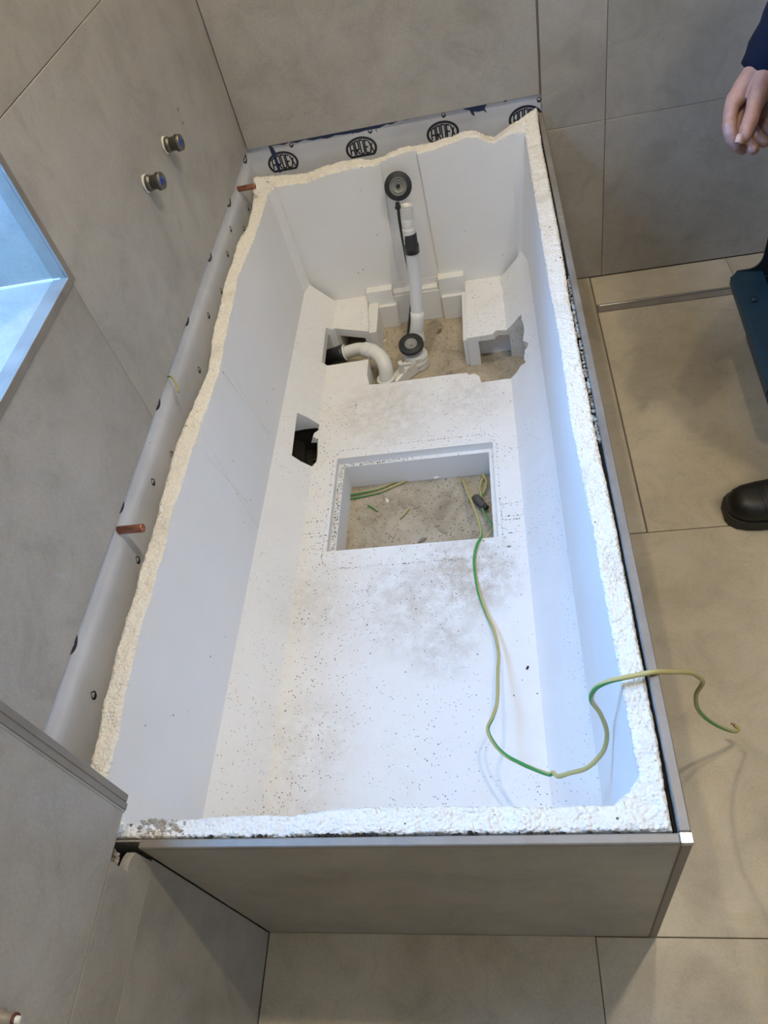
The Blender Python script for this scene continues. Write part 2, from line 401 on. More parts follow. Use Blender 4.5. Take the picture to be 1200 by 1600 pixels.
# ------------------------------------------------------------------ printing on the membrane
def fold(z): t = max(0, min(1, (.570 - z) / .042)); return .007 * t
def drape(bm, side):
    for v in bm.verts:
        if side == 'left': v.co.x += fold(v.co.z) + .0004
        else: v.co.y -= .0001
    return bm
for side, a0, a1, wl in (('left', .047, L + .011, wall_left),):
    bm = bmesh.new(); zz = [.60, .572, .565, .558, .550, .542, .534, .528, .515, .49, .46, .42]; prev = None; n = 40
    for k in range(n + 1):
        a = a0 + (a1 - a0) * k / n; row = []
        for z in zz:
            wv = noise.noise(Vector((a * 9, z * 20, 3 if side == 'left' else 8))) * .0012 * min(1, fold(z) / .006)
            row.append(bm.verts.new((-.0117 + fold(z) + wv, a, z) if side == 'left' else (a, L + .0117 - fold(z) * .8 + wv, z)))
        if prev:
            for i in range(len(zz) - 1): bm.faces.new((prev[i], prev[i + 1], row[i + 1], row[i])).smooth = True
        prev = row
    bm.normal_update(); obj('membrane_fold', bm, MEMBRANE, wl)
def stroke(bm, M, a, b_, t):
    a = Vector((*a, 0)); b2 = Vector((*b_, 0)); d = (b2 - a).normalized(); n = Vector((-d.y, d.x, 0)) * t / 2; e = d * t * .35
    q = [a - e - n, b2 + e - n, b2 + e + n, a - e + n]
    lo = [bm.verts.new(M @ p) for p in q]; hi = [bm.verts.new(M @ (p + Vector((0, 0, .006)))) for p in q]
    bm.faces.new(hi)
    for i in range(4): bm.faces.new((lo[i], lo[(i + 1) % 4], hi[(i + 1) % 4], hi[i]))
def dome(sx, sy, cut):
    a0 = math.asin(max(-1, -cut / sy)); P = []
    n = 30
    for k in range(n + 1):
        a = a0 + (PI - 2 * a0) * k / n
        P.append((sx * math.cos(a), sy * math.sin(a)))
    return P
def band(bm, M, A, B):
    n = len(A); va = [bm.verts.new(M @ Vector((*p, .006))) for p in A]; vb = [bm.verts.new(M @ Vector((*p, .006))) for p in B]
    va0 = [bm.verts.new(M @ Vector((*p, 0))) for p in A]
    for i in range(n):
        j = (i + 1) % n; bm.faces.new((va[i], va[j], vb[j], vb[i])); bm.faces.new((va0[i], va0[j], va[j], va[i]))
def logo_bm(M):
    bm = bmesh.new()
    band(bm, M, dome(.5, .375, .25), dome(.425, .30, .18))
    top = lambda x: .265 * math.sqrt(max(0, 1 - (x / .43) ** 2)) + .005
    lo = -.155; t = .044
    S = lambda a, b_: stroke(bm, M, a, b_, t)
    # A
    x0, x1 = -.345, -.225; S((x0, lo + .02), (x0 + .01, top(x0) - .03)); S((x0, top(x0) - .02), (x1, top(x1) - .01)); S((x1, lo), (x1, top(x1) - .02)); S((x0, -.01), (x1, -.01))
    # R
    x0, x1 = -.175, -.075; S((x0, lo), (x0, top(x0) - .01)); S((x0, top(x0) - .01), (x1, top(x1) - .01)); S((x1, -.01), (x1, top(x1) - .02)); S((x0, -.01), (x1, -.01)); S((x0 + .02, -.01), (x1, lo))
    # D
    x0, x1 = -.02, .085; S((x0, lo), (x0, top(x0))); S((x0, top(x0) - .005), (x1 - .02, top(x1) - .005)); S((x1, lo + .03), (x1, top(x1) - .03)); S((x0, lo), (x1 - .02, lo))
    # E
    x0, x1 = .135, .225; S((x0, lo), (x0, top(x0) - .01)); S((x0, top(x0) - .015), (x1, top(x1) - .02)); S((x0, .03), (x1 - .01, .03)); S((x0, lo), (x1, lo))
    # X
    x0, x1 = .265, .365; S((x0, lo), (x1 - .02, top(x1) - .03)); S((x0, top(x0) - .03), (x1, lo + .02))
    return bm
def drop_bm(M):
    bm = bmesh.new(); n = 20
    P = [(.32 * math.sin(a) * (1 if math.cos(a) < 0 else (1 - math.cos(a) ** 1.5)) if abs(math.cos(a)) < 1 else 0, -.42 * 1 + .4 - .42 * -math.cos(a) if math.cos(a) > 0 else -.02 + .42 * math.cos(a)) for a in [2 * PI * k / n for k in range(n)]]
    Q = [(x * .60, y * .72) for x, y in P]
    band(bm, M, P, Q)
    lowp = [q for q in Q if q[1] < -.05]
    if len(lowp) > 3: bm.faces.new([bm.verts.new(M @ Vector((*q, .006))) for q in lowp])
    bm.normal_update(); return bm
def plane_back(c, s): return Matrix.Translation((c[0], c[1], c[2])) @ Matrix(((s, 0, 0, 0), (0, 0, -s * .12, 0), (0, s, 0, 0), (0, 0, 0, 1)))
def plane_left(c, s, rot=0): return Matrix.Translation((c[0], c[1], c[2])) @ Matrix(((0, 0, s * .12, 0), (-s, 0, 0, 0), (0, s, 0, 0), (0, 0, 0, 1))) @ Matrix.Rotation(rot, 4, 'Z')
for (u, v) in ((443, 256), (565, 233.5), (692, 209.5), (821, 186)):
    p = at(u, v, 'y', L + .0118); obj('printed_logo', drape(logo_bm(plane_back((p.x, L + .0118, p.z + .002), .088)), 'back'), INK, wall_back)
for (u, v) in ((455, 226), (578, 204), (693, 179), (842, 155)):
    p = at(u, v, 'y', L + .0118); obj('printed_drop', drape(drop_bm(plane_back((p.x, L + .0118, p.z), .019)), 'back'), INK, wall_back)
for (u, v) in ((551, 208), (588, 204)):
    p = at(u, v, 'y', L + .0118); bm = bmesh.new(); stroke(bm, plane_back((p.x, L + .0118, p.z), .01), (0, -.3), (0, .3), .2); obj('printed_mark', drape(bm, 'back'), INK, wall_back)
for (u, v, dz) in ((113, 1008, .020), (191, 797, .022), (247, 636, .020), (295, 512, .020), (327, 405, .018), (358, 322, .016), (382, 252, .012)):
    p = at(u, v, 'x', -.0118); obj('printed_logo', drape(logo_bm(plane_left((-.0118, p.y, ZS + dz + .006), .085, PI / 2)), 'left'), INK, wall_left)
for (u, v) in ((170, 933), (139, 1086), (209, 875), (233, 753), (263, 710), (306, 578), (321, 493), (351, 397), (341, 455), (377, 358), (384, 325), (356, 358)):
    p = at(u, v, 'x', -.0118); obj('printed_drop', drape(drop_bm(plane_left((-.0118, p.y, p.z), .022)), 'left'), INK, wall_left)
# torn navy coating along the tile edge on the back wall
def patch(px, name='torn_coating'):
    bm = bmesh.new(); prism(bm, [at(u, v, 'y', L + .0119) for u, v in px], (0, -.0013, 0)); obj(name, drape(bm, 'back'), NAVY, wall_back)
patch([(416, 224), (420, 229), (428, 227), (436, 226), (444, 226), (452, 222), (464, 223), (476, 218), (489, 219), (500, 216), (512, 216), (524, 211), (536, 210), (548, 208), (560, 207), (572, 203), (584, 201), (592, 200), (604, 194), (612, 194), (624, 188), (636, 187), (650, 182), (664, 179), (676, 178), (690, 174), (704, 172), (704, 168), (416, 218)])
patch([(420, 228), (424, 240), (429, 248), (431, 258), (436, 268), (439, 270), (436, 256), (432, 246), (431, 238), (426, 230)])
patch([(720, 168), (726, 171), (734, 172), (737, 178), (742, 181), (740, 174), (748, 174), (755, 172), (761, 176), (757, 169), (762, 160), (740, 164)])
patch([(786, 158), (790, 159), (794, 155), (788, 155)])

# ------------------------------------------------------------------ tiled bath surround
sur = empty('bath_surround', (W / 2, .006, 0), 'low grey-beige tiled bath surround with steel edge trims around the white foam shell', 'bath surround')
bm = bmesh.new(); box(bm, XN + .0015, W - .010, 0, .010, .001, H - .004, .0005); obj('front_panel', bm, TILE, sur)
for (a, b_) in ((.0, 1.285), (1.285, L - .001)):
    bm = bmesh.new(); box(bm, W - .010, W, a + (.011 if a == 0 else .0005), b_ - .0005, .001, H - .004, .0005); obj('side_panel', bm, TILE, sur)
def trim(name, a, m=STEEL, bev=.0015):
    bm = bmesh.new(); box(bm, *a, bev); return obj(name, bm, m, sur)
trim('top_trim', (XN + .004, W - .0115, -.0018, .0092, H - .008, H))
trim('top_trim', (W - .0108, W + .0018, .0105, 1.284, H - .008, H)); trim('top_trim', (W - .0108, W + .0018, 1.285, L - .001, H - .008, H))
trim('corner_trim', (W - .0105, W + .0018, -.0018, .0095, .001, H - .0085))
tag(trim('corner_cap', (W - .0115, W + .0022, -.0022, .0102, H - .0085, H + .0004), STEELB, .001), 'bright steel corner cap')
# dark mortar and adhesive residue in the slot behind the trim
def crumbs(name, pts, r0, r1, m, parent=None, flat=.6, seed=1):
    rnd = random.Random(seed); bm = bmesh.new()
    for p in pts:
        r = rnd.uniform(r0, r1); k = bmesh.ops.create_icosphere(bm, subdivisions=1, radius=r, matrix=Matrix.Translation(p) @ Matrix.Rotation(rnd.uniform(0, 6), 4, 'Z') @ Matrix.Diagonal((1, rnd.uniform(.5, 1.3), flat, 1)))
        for v in k['verts']: v.co += Vector((rnd.uniform(-1, 1), rnd.uniform(-1, 1), rnd.uniform(-1, 1))) * r * .35
    return obj(name, bm, m, parent)
rn = random.Random(5)
bm = bmesh.new(); box(bm, .7865, W - .0108, .012, L - .002, .002, H - .020); obj('slot_fill', bm, DARK, sur)  # dark strip painting the shade of the open slot beside the foam
bm = bmesh.new(); box(bm, .05, .785, .0102, .0125, .002, H - .014); obj('slot_fill', bm, PLASTER, sur)
o = crumbs('mortar_residue', [Vector((.7868 + rn.gauss(0, .0012), rn.uniform(.62, 1.08), H - .017 + rn.uniform(-.003, .004))) for _ in range(260)], .0015, .0038, PLASTER, sur, seed=2); tag(o, kind='stuff')
o = crumbs('mortar_residue', [Vector((.7875 + rn.gauss(0, .0008), rn.uniform(.05, 1.75), H - .020 + rn.uniform(-.003, .002))) for _ in range(120)], .001, .002, DARK, sur, seed=3); tag(o, kind='stuff')
o = crumbs('adhesive_lump', [Vector((XN + rn.triangular(-.012, .055, .005), rn.uniform(.016, .038), H - .0165 + rn.uniform(-.003, .002))) for _ in range(300)], .0012, .0028, PLASTER, sur, seed=4); tag(o, kind='stuff')
o = crumbs('adhesive_lump', [Vector((XN - .014 + rn.uniform(-.004, .002), at(u, v, 'x', XN).y, at(u, v, 'x', XN).z)) for u, v in [(rn.uniform(195, 199), rn.uniform(1328, 1360)) for _ in range(22)]], .002, .004, PLASTER, sur, seed=6); tag(o, kind='stuff')
o = crumbs('black_mastic', [Vector((rn.choice((rn.uniform(.375, .46), rn.uniform(.2, .74))), rn.uniform(.0105, .0135), H - .009 + rn.uniform(-.003, .002))) for _ in range(120)], .0012, .0034, DARK, sur, seed=8); tag(o, kind='stuff')

# ------------------------------------------------------------------ foam bath shell
ZR = .506
def tabxy(px, z): return sorted((at(u, v, 'z', z).y, at(u, v, 'z', z).x) for u, v in px)
LO0 = tabxy([(393, 283), (395, 321), (385, 358), (370, 380), (364, 408), (352, 435), (332, 527), (325, 578), (304, 629), (271, 703), (257, 765), (235, 842), (205, 943), (183, 1016), (161, 1104), (145, 1185)], ZR)
LO = [(y, max(x, .006)) for y, x in LO0]
LI = tabxy([(420, 297), (410, 333), (396, 375), (374, 424), (352, 527), (345, 571), (330, 615), (312, 670), (286, 747), (271, 794), (257, 853), (235, 932), (216, 994), (198, 1082), (183, 1144), (172, 1207)], ZR)
RO = tabxy([(843, 173), (850, 240), (867, 320), (888, 460), (902, 536), (920, 627), (941, 731), (957, 799), (968, 840), (1001, 987), (1027, 1100), (1044, 1169), (1050, 1230), (1058, 1297)], ZR)
RI = tabxy([(820, 207), (832, 287), (850, 400), (860, 460), (875, 536), (891, 656), (929, 840), (938, 900), (966, 1040), (980, 1120), (998, 1213)], ZR)
BO = [(at(u, v, 'y', 1.765).x, at(u, v, 'y', 1.765).z) for u, v in [(388, 272), (420, 276), (450, 272), (480, 270), (520, 255), (560, 248), (580, 250), (600, 246), (615, 234), (640, 228), (680, 222), (720, 206), (740, 203), (752, 207), (768, 217), (790, 200), (808, 190), (820, 182), (835, 178)]]
BI = [(at(u, v, 'y', 1.725).x, at(u, v, 'y', 1.725).z) for u, v in [(402, 294), (450, 290), (480, 285), (520, 271), (560, 262), (600, 257), (640, 242), (680, 235), (720, 218), (740, 213), (768, 226), (790, 212), (820, 203)]]
FI = [(at(u, v, 'z', ZR).x, at(u, v, 'z', ZR).y) for u, v in [(190, 1287), (233, 1282), (292, 1278), (408, 1271), (450, 1274), (479, 1277), (487, 1270), (513, 1263), (667, 1260), (850, 1260), (967, 1259)]]
zf = .100
def st_left(y): return [(interp(LO, y), y, .0), (interp(LO, y), y, ZR), (interp(LI, y), y, ZR - .002), (.070, y, .185), (.1435, y, zf)]
def st_right(y): return [(min(interp(RO, y), .786), y, .0), (min(interp(RO, y), .786), y, ZR + .004), (interp(RI, y), y, ZR), (.735, y, .185), (.657, y, zf)]
def st_back(x): return [(x, 1.765, 0), (x, 1.765, interp(BO, x)), (x, 1.725, interp(BI, x)), (x, 1.733, .185), (x, 1.738, zf)]
def st_front(x):
    s = .0 if x > .37 else -.004
    return [(x, .0145, 0), (x, .0150, ZR + .004 + s), (x, interp(FI, x), ZR + s), (x, .048, .185), (x, .085, zf)]
ctrl = [st_left(y) for y in [.09 + .05 * i for i in range(32)]] + [st_left(1.67)]
ctrl.append([(.006, 1.765, 0), (.006, 1.765, .513), (interp(LI, 1.7) + .012, 1.710, .500), (.082, 1.712, .185), (.150, 1.722, zf)])
ctrl += [st_back(x) for x in [.075 + .0205 * i for i in range(32)]]
ctrl.append([(.786, 1.768, 0), (.786, 1.795, .540), (.748, 1.712, .522), (.722, 1.712, .185), (.650, 1.722, zf)])
ctrl += [st_right(y) for y in [1.66 - .05 * i for i in range(32)]]
pc = at(998, 1213, 'z', ZR); pd = at(967, 1259, 'z', ZR)
ctrl.append([(.784, .06, 0), (.784, .06, ZR + .004), (pc.x, pc.y, ZR), (.735, .085, .185), (.657, .115, zf)])
ctrl.append([(.784, .0145, 0), (.784, .0145, ZR + .004), ((pc.x + pd.x) / 2, (pc.y + pd.y) / 2, ZR), (.725, .060, .185), (.650, .095, zf)])
ctrl += [st_front(x) for x in [.725 - .032 * i for i in range(20)]]
ctrl.append([(interp(LO, .05), .0145, 0), (interp(LO, .05), .0145, ZR - .004), (interp(LI, .09) + .003, .058, ZR - .004), (.075, .055, .185), (.150, .090, zf)])
st = []
nC = len(ctrl)
for i in range(nC):
    A, B = ctrl[i], ctrl[(i + 1) % nC]
    d = max((Vector(B[2]) - Vector(A[2])).length, (Vector(B[1]) - Vector(A[1])).length); n = max(1, round(d / .0042))
    for k in range(n): st.append([Vector(a).lerp(Vector(b_), k / n) for a, b_ in zip(A, B)])
rj = random.Random(21); bm = bmesh.new(); NR = 10; rings = []
for s in st:
    O, Tt, I, C, B = s; row = [O, O.lerp(Tt, .5)]
    for k in range(NR + 1):
        t = k / NR; p = Tt.lerp(I, t); q = p * 1.0
        edge = .3 if k in (0, NR) else .8
        n1 = noise.noise(q * 70) * .0022 + noise.noise(q * 22 + Vector((3, 1, 2))) * .0035
        p = p + Vector((noise.noise(q * 90 + Vector((9, 0, 0))), noise.noise(q * 90 + Vector((0, 9, 0))), 0)) * .0016 * edge
        p.z += n1 + (.0018 if 0 < k < NR else -.001)
        jit = .0011 if 0 < k < NR else .0006
        p += Vector((rj.uniform(-1, 1), rj.uniform(-1, 1), rj.uniform(-1, 1) * 1.1)) * jit
        p.x = min(p.x, .7862)
        row.append(p)
    I2 = I - Vector((0, 0, .004))
    row += [I2.lerp(C, .012), I2.lerp(C, .33), I2.lerp(C, .66), C, B]
    rings.append([bm.verts.new(p) for p in row])
nS = len(rings); m_ = len(rings[0])
for i in range(nS):
    A, B = rings[i], rings[(i + 1) % nS]
    for k in range(m_ - 1):
        f = bm.faces.new((A[k], A[k + 1], B[k + 1], B[k])); f.material_index = 1 if 2 <= k < 2 + NR else 0
        f.smooth = 2 <= k < 2 + NR
bm.faces.new([r[0] for r in rings]); bm.faces.new([r[-1] for r in rings][::-1])
bmesh.ops.recalc_face_normals(bm, faces=bm.faces)
foam = obj('foam_bath_shell', bm, [FOAM, FOAMCUT])
# lift a hair off the screed
def chamfer_pt(u, v, side):
    """point on the sloping foot of the long wall"""
    n = Vector((.085, 0, .0735)) if side < 0 else Vector((-.085, 0, .078)); q = Vector((.1435, 0, zf)) if side < 0 else Vector((.657, 0, zf))
    d = ray(u, v); t = (q - CAM).dot(n) / d.dot(n); return CAM + d * t
cut = bmesh.new()
P = lambda u, v, z=zf: at(u, v, 'z', z)
# rectangular hole with a stepped edge
a = P(526.5, 716); b_ = P(769.5, 692); c = P(511, 862)
ox0, ox1, oy0, oy1 = (a.x + c.x) / 2, b_.x, c.y, (a.y + b_.y) / 2
ia = P(538.5, 731.6, .078); ib = P(763.5, 705.5, .078)
box(cut, ox0, ox1, oy0, oy1, .078, .3); c1 = cut; C1 = obj('cut_a', c1, [FOAM, FOAMCUT])
cut = bmesh.new(); box(cut, ia.x, ib.x, oy0 + .0, (ia.y + ib.y) / 2, -.05, .2); C2 = obj('cut_b', cut, [FOAM, FOAMCUT])
# drain cut-out
zlev = zf
left = [P(577, 601), P(568, 563), P(515, 571)]
lc = [chamfer_pt(503, 566, -1), chamfer_pt(509, 512, -1)]
poly = left + lc + [P(523, 513), P(552, 516), P(576, 518), P(574, 470)]
yb = 1.712
poly = [Vector((p.x, p.y, 0)) for p in poly]
poly += [Vector((poly[-1].x + .002, yb + .0, 0)), Vector((P(726, 437).x, yb, 0))]
rr_ = [P(726, 437), P(729.6, 528.6), P(788, 519.6)]
poly += [Vector((p.x, p.y, 0)) for p in rr_[1:]]
ych = rr_[2].y
poly += [Vector((.659, ych, 0)), Vector((.659, P(799, 591).y, 0))]
poly += [Vector((p.x, p.y, 0)) for p in [P(799, 591), P(752, 598), P(749, 588), P(741, 584), P(733, 586), P(729, 583), P(700, 586), P(640, 594), P(600, 600)]]
cut = bmesh.new(); prism(cut, [p + Vector((0, 0, -.05)) for p in poly], (0, 0, .26)); C3 = obj('cut_c', cut, [FOAM, FOAMCUT])
# broken hole in the right foot
rp = [(786, 520), (800, 507), (808, 499), (815, 490), (821, 484), (822, 493), (825, 500), (826, 507), (824, 525), (829, 527), (833, 529), (831, 535), (827, 540), (826, 554), (829, 559), (821, 564), (815, 574), (806, 584), (799, 591), (780, 595), (772, 560)]
nn = Vector((-.085, 0, .078)).normalized()
cut = bmesh.new(); prism(cut, [chamfer_pt(u, v, 1) + nn * .03 for u, v in rp], Vector((.045, 0, -.155))); C4 = obj('cut_d', cut, [FOAM, FOAMCUT])
for f in C4.data.polygons: f.material_index = 1
# left pocket
lp = [(464.5, 645), (480, 652), (494, 660), (499, 664), (498, 672), (491, 677), (489, 682), (497, 687), (496, 712), (494, 724), (487, 729), (470, 721), (456, 712)]
cut = bmesh.new(); prism(cut, [chamfer_pt(u, v, -1) + Vector((.0144, 0, .03)) for u, v in lp], Vector((-.12, 0, -.25))); C5 = obj('cut_e', cut, [FOAM, FOAMCUT])
# cavities under the shell and in front of the right block
cut = bmesh.new(); box(cut, .040, .160, .985, 1.19, -.05, .086); C6 = obj('cut_f', cut, [FOAM, FOAMCUT])
cut = bmesh.new(); box(cut, -.02, .16, P(515, 571).y + .004, P(523, 513).y - .012, -.05, .088); C7 = obj('cut_g', cut, [FOAM, FOAMCUT])
ybl = P(552, 516).y
cut = bmesh.new(); box(cut, at(528, 520, 'y', ybl).x, at(570, 520, 'y', ybl).x, ybl - .03, ybl + .12, -.05, .074); C8 = obj('cut_h', cut, [FOAM, FOAMCUT])
ybr = (rr_[1].y + rr_[2].y) / 2
cut = bmesh.new(); box(cut, at(749, 545, 'y', ybr).x, .665, ybr - .03, ybr + .045, -.05, .082); C9 = obj('cut_i', cut, [FOAM, FOAMCUT])
# shallow channel moulded into the back wall
cut = bmesh.new(); box(cut, P(622, 455, .12).x + .004, P(687, 455, .12).x, 1.60, 1.7335, .13, .7)
xA, xB = at(597, 250, 'y', 1.725).x, at(651, 240, 'y', 1.725).x
C10 = None; cut.free()
cut = bmesh.new()
lo_ = [Vector((at(626, 460, 'y', 1.73).x, 0, .10)), Vector((at(690, 450, 'y', 1.73).x, 0, .10))]
q = [Vector((xA, 1.62, .62)), Vector((xB, 1.62, .62)), Vector((lo_[1].x, 1.62, .13)), Vector((lo_[0].x, 1.62, .13))]
va = [cut.verts.new(p) for p in q]; vb = [cut.verts.new(Vector((p.x, 1.7335 if p.z > .3 else 1.739, p.z))) for p in q]
cut.faces.new(va); cut.faces.new(vb[::-1])
for i in range(4): cut.faces.new((va[i], vb[i], vb[(i + 1) % 4], va[(i + 1) % 4]))
bmesh.ops.recalc_face_normals(cut, faces=cut.faces)
C10 = obj('cut_j', cut, [FOAM, FOAMCUT])
cutters = [C1, C2, C3, C4, C5, C6, C7, C8, C9, C10]
for c in cutters:
    md = foam.modifiers.new('b', 'BOOLEAN'); md.operation = 'DIFFERENCE'; md.solver = 'EXACT'; md.object = c
bpy.context.view_layer.update()
dg = bpy.context.evaluated_depsgraph_get(); me = D.meshes.new_from_object(foam.evaluated_get(dg))
foam.modifiers.clear(); foam.data = me
for c in cutters: D.objects.remove(c)
# moulded ledges on the back wall at the drain cut-out (small blocks standing 1 cm proud)
bm = bmesh.new(); bm.from_mesh(me)
def ledge(u0, u1, vtop, y0, y1):
    a = at(u0, vtop[0], 'y', y0); b2 = at(u1, vtop[1], 'y', y0); zt = (a.z + b2.z) / 2
    box(bm, a.x, b2.x, y0, y1, .0, zt, .0006)
ledge(573, 611, (461, 450), 1.7085, 1.7395); ledge(586, 619, (484, 475), 1.6965, 1.7395)
ledge(614, 684, (459, 448), 1.7145, 1.7395)
ledge(684, 724, (437, 431), 1.7085, 1.7395); ledge(690, 724, (466, 460), 1.6965, 1.7395)
# step strips beside the left block and the tray left of the trap
a = P(577, 470, .088); b2 = P(588, 520, .088); box(bm, a.x, b2.x, P(578, 520, .088).y, 1.71, .0, .088, .0006)
a = P(568, 563, .092); box(bm, a.x - .001, a.x + .014, P(577, 601).y + .0, a.y + .004, 0, .090, .0006)
a = P(729, 530, .094); box(bm, a.x - .010, a.x + .002, a.y + .001, 1.70, 0, .090, .0006)
bm.to_mesh(me); bm.free()
foam.location.z = .0006
tag(foam, 'large white expanded foam bath support shell with rough sawn rim and cut-outs in its floor', 'foam shell')
# raised mould seam round the rectangular hole: a low rounded rib, a part of the shell
def rounded(x0, x1, y0, y1, r, n=6):
    pts = []
    for cx, cy, a0 in ((x1 - r, y1 - r, 0), (x0 + r, y1 - r, 90), (x0 + r, y0 + r, 180), (x1 - r, y0 + r, 270)):
        for k in range(n + 1):
            a = math.radians(a0 + 90 * k / n); pts.append((cx + r * math.cos(a), cy + r * math.sin(a)))
    return pts
sx0, sx1 = P(523, 750).x - .009, P(784, 850).x + .004; sy0, sy1 = P(640, 880).y, P(640, 692).y
seam = rounded(sx0, sx1, sy0, sy1, .035); seam.append(seam[0])
bm = bmesh.new(); tube(bm, [(x, y, zf + .0002) for x, y in seam], .0009, 6, cap=False); obj('mould_seam', bm, FOAM, foam)
for y0 in (P(820, 785).y, P(820, 810).y, P(820, 700).y, P(480, 835).y):
    bm = bmesh.new(); tube(bm, [(.146, y0, zf + .0001), (sx0 - .002, y0 + .002, zf + .0001)], .0008, 6); obj('mould_seam', bm, FOAM, foam); bm = bmesh.new(); tube(bm, [(sx1 + .002, y0, zf + .0001), (.655, y0 + .002, zf + .0001)], .0008, 6); obj('mould_seam', bm, FOAM, foam)
# faint scored ridges running down the left inner face
for a_, b2_ in (((352, 556), (425, 690)), ((346, 572), (470, 742)), ((318, 668), (415, 845)), ((314, 690), (465, 880))):
    pts = []
    for k in range(9):
        t = k / 8; p = at(a_[0] + (b2_[0] - a_[0]) * t, a_[1] + (b2_[1] - a_[1]) * t, 'x', .072)
        if p.z < .19: break
        xi = interp(LI, p.y); pts.append(Vector((.070 + (xi - .070) * (p.z - .185) / .317 + .0001, p.y, p.z)))
    bm = bmesh.new(); tube(bm, pts, .0007, 6); obj('score_line', bm, FOAM, foam)
# dirt grains gathered along the seams and on the stepped edge
rg = random.Random(11); gp = []
for i in range(len(seam) - 1):
    a, b2 = Vector(seam[i]), Vector(seam[i + 1]); n = int((b2 - a).length / .0035)
    for k in range(n):
        if rg.random() < .45: p = a.lerp(b2, k / max(n, 1)); gp.append(Vector((p.x + rg.gauss(0, .0012), p.y + rg.gauss(0, .0012), zf + .0014)))
for y0 in (P(820, 785).y, P(820, 810).y, P(480, 835).y, P(480, 860).y):
    for x0, x1 in ((.15, sx0), (sx1, .654)):
        for _ in range(int((x1 - x0) / .0035)):
            if rg.random() < .6: gp.append(Vector((rg.uniform(x0, x1), y0 + rg.gauss(0, .0010), zf + .0012)))
for _ in range(170): gp.append(Vector((rg.uniform(ox0 + .002, ia.x - .002), rg.uniform(oy0 + .01, oy1 - .01), .0795)))
for _ in range(90): gp.append(Vector((rg.uniform(ox0 + .01, ox0 + .2), rg.uniform((ia.y + ib.y) / 2 + .001, oy1 - .002), .0795)))
for _ in range(260):
    x = rg.choice((rg.gauss(.17, .03), rg.uniform(.15, .64))); y = rg.uniform(.1, 1.25)
    if .15 < x < .65 and not (ox0 - .01 < x < ox1 + .01 and oy0 - .01 < y < oy1 + .01): gp.append(Vector((x, y, zf + .0012)))
tag(crumbs('dirt_grains', gp, .0007, .0014, mat('dirt', (.07, .06, .05), .9), None, .7, 12), 'scattered dark dirt grains over the white foam floor', 'dirt', kind='stuff')

# ------------------------------------------------------------------ bath waste and overflow kit
kit = empty('bath_waste', (.38, 1.50, 0), 'white plastic bath waste and trap with a tall overflow pipe and black seals', 'bath waste')
FL = at(642, 537, 'z', .082)      # flange centre
ax = Vector((.02, -.28, 1)).normalized()
bm = bmesh.new()
lathe(bm, [(.018, -.002), (.0205, .004), (.025, .006), (.0265, .0015), (.034, .0035), (.0365, .000), (.0365, -.009), (.030, -.011), (.0305, -.016), (.026, -.018), (.018, -.018)], FL, ax, 40, close=True); obj('sealing_ring', bm, RUBBER, kit)
bm = bmesh.new()
lathe(bm, [(.0, -.012), (.012, -.012), (.0175, -.006), (.0185, .0015), (.0175, .0015), (.015, -.004), (.007, -.008), (.0, -.008)], FL, ax, 28); lathe(bm, [(.0035, -.008), (.0035, -.003), (0, -.002)], FL, ax, 10); obj('strainer_cup', bm, mat('cup_grey', (.30, .30, .28), .4), kit)
bm = bmesh.new(); dn = FL - ax * .018
lathe(bm, [(.028, 0), (.028, -.012), (.030, -.014), (.030, -.022), (.027, -.024)], dn, ax, 36)
lathe(bm, [(.026, .0), (.033, -.002), (.035, -.005), (.035, -.013), (.033, -.016), (.038, -.020), (.039, -.028), (.034, -.042), (.02, -.046), (0, -.046)], Vector((dn.x + .004, dn.y - .004, dn.z - .014)), (0, 0, 1), 36)
obj('trap_body', bm, WHITEP, kit)
COLR = at(603, 592, 'z', .040)
bm = bmesh.new()
# sloping lobe joining the trap body with the outlet collar
b0 = Vector((dn.x + .012, dn.y - .004, .026)); b1 = Vector((COLR.x + .006, COLR.y - .002, .018))
hull = []
for k in range(13): a = -PI / 2 + PI * k / 12; hull.append(Vector((b0.x + .030 * math.cos(a), b0.y + .034 * math.sin(a))))
for k in range(13): a = PI / 2 + PI * k / 12; hull.append(Vector((b1.x + .022 * math.cos(a), b1.y + .024 * math.sin(a))))
va = [bm.verts.new((p.x, p.y, .003)) for p in hull]; vm = [bm.verts.new((p.x, p.y, .018 + (.022 if p.x > (b0.x + b1.x) / 2 else 0))) for p in hull]
cx = sum((p.x for p in hull)) / len(hull); cy = sum((p.y for p in hull)) / len(hull)
vt = [bm.verts.new((cx + (p.x - cx) * .86, cy + (p.y - cy) * .80, .024 + (.024 if p.x > (b0.x + b1.x) / 2 else 0))) for p in hull]
nh = len(hull)
for i in range(nh):
    j = (i + 1) % nh; bm.faces.new((va[i], va[j], vm[j], vm[i])); bm.faces.new((vm[i], vm[j], vt[j], vt[i]))
bm.faces.new(vt); bm.faces.new(va[::-1]); obj('trap_base', bm, WHITEP, kit)
cl = at(628, 575, 'z', .05)
bm = bmesh.new(); box(bm, cl.x - .008, cl.x + .004, cl.y - .006, cl.y + .008, .022, .072, .002); box(bm, cl.x - .004, cl.x + .030, cl.y - .008, cl.y - .002, .058, .070, .002); obj('clip', bm, WHITEP, kit)
bm = bmesh.new(); lathe(bm, [(.018, -.026), (.0225, -.025), (.0225, -.005), (.0265, -.003), (.0270, .001), (.0250, .005), (.0215, .006), (.019, .004)], COLR, (0, 0, 1), 32); obj('outlet_collar', bm, WHITEP, kit)
R_ = .0195
e1 = at(600, 570, 'z', .066); e2 = at(592, 556, 'z', .080); e3 = at(574, 546, 'z', .086); e4 = at(556, 548, 'z', .070); e5 = at(540, 552, 'z', .058)
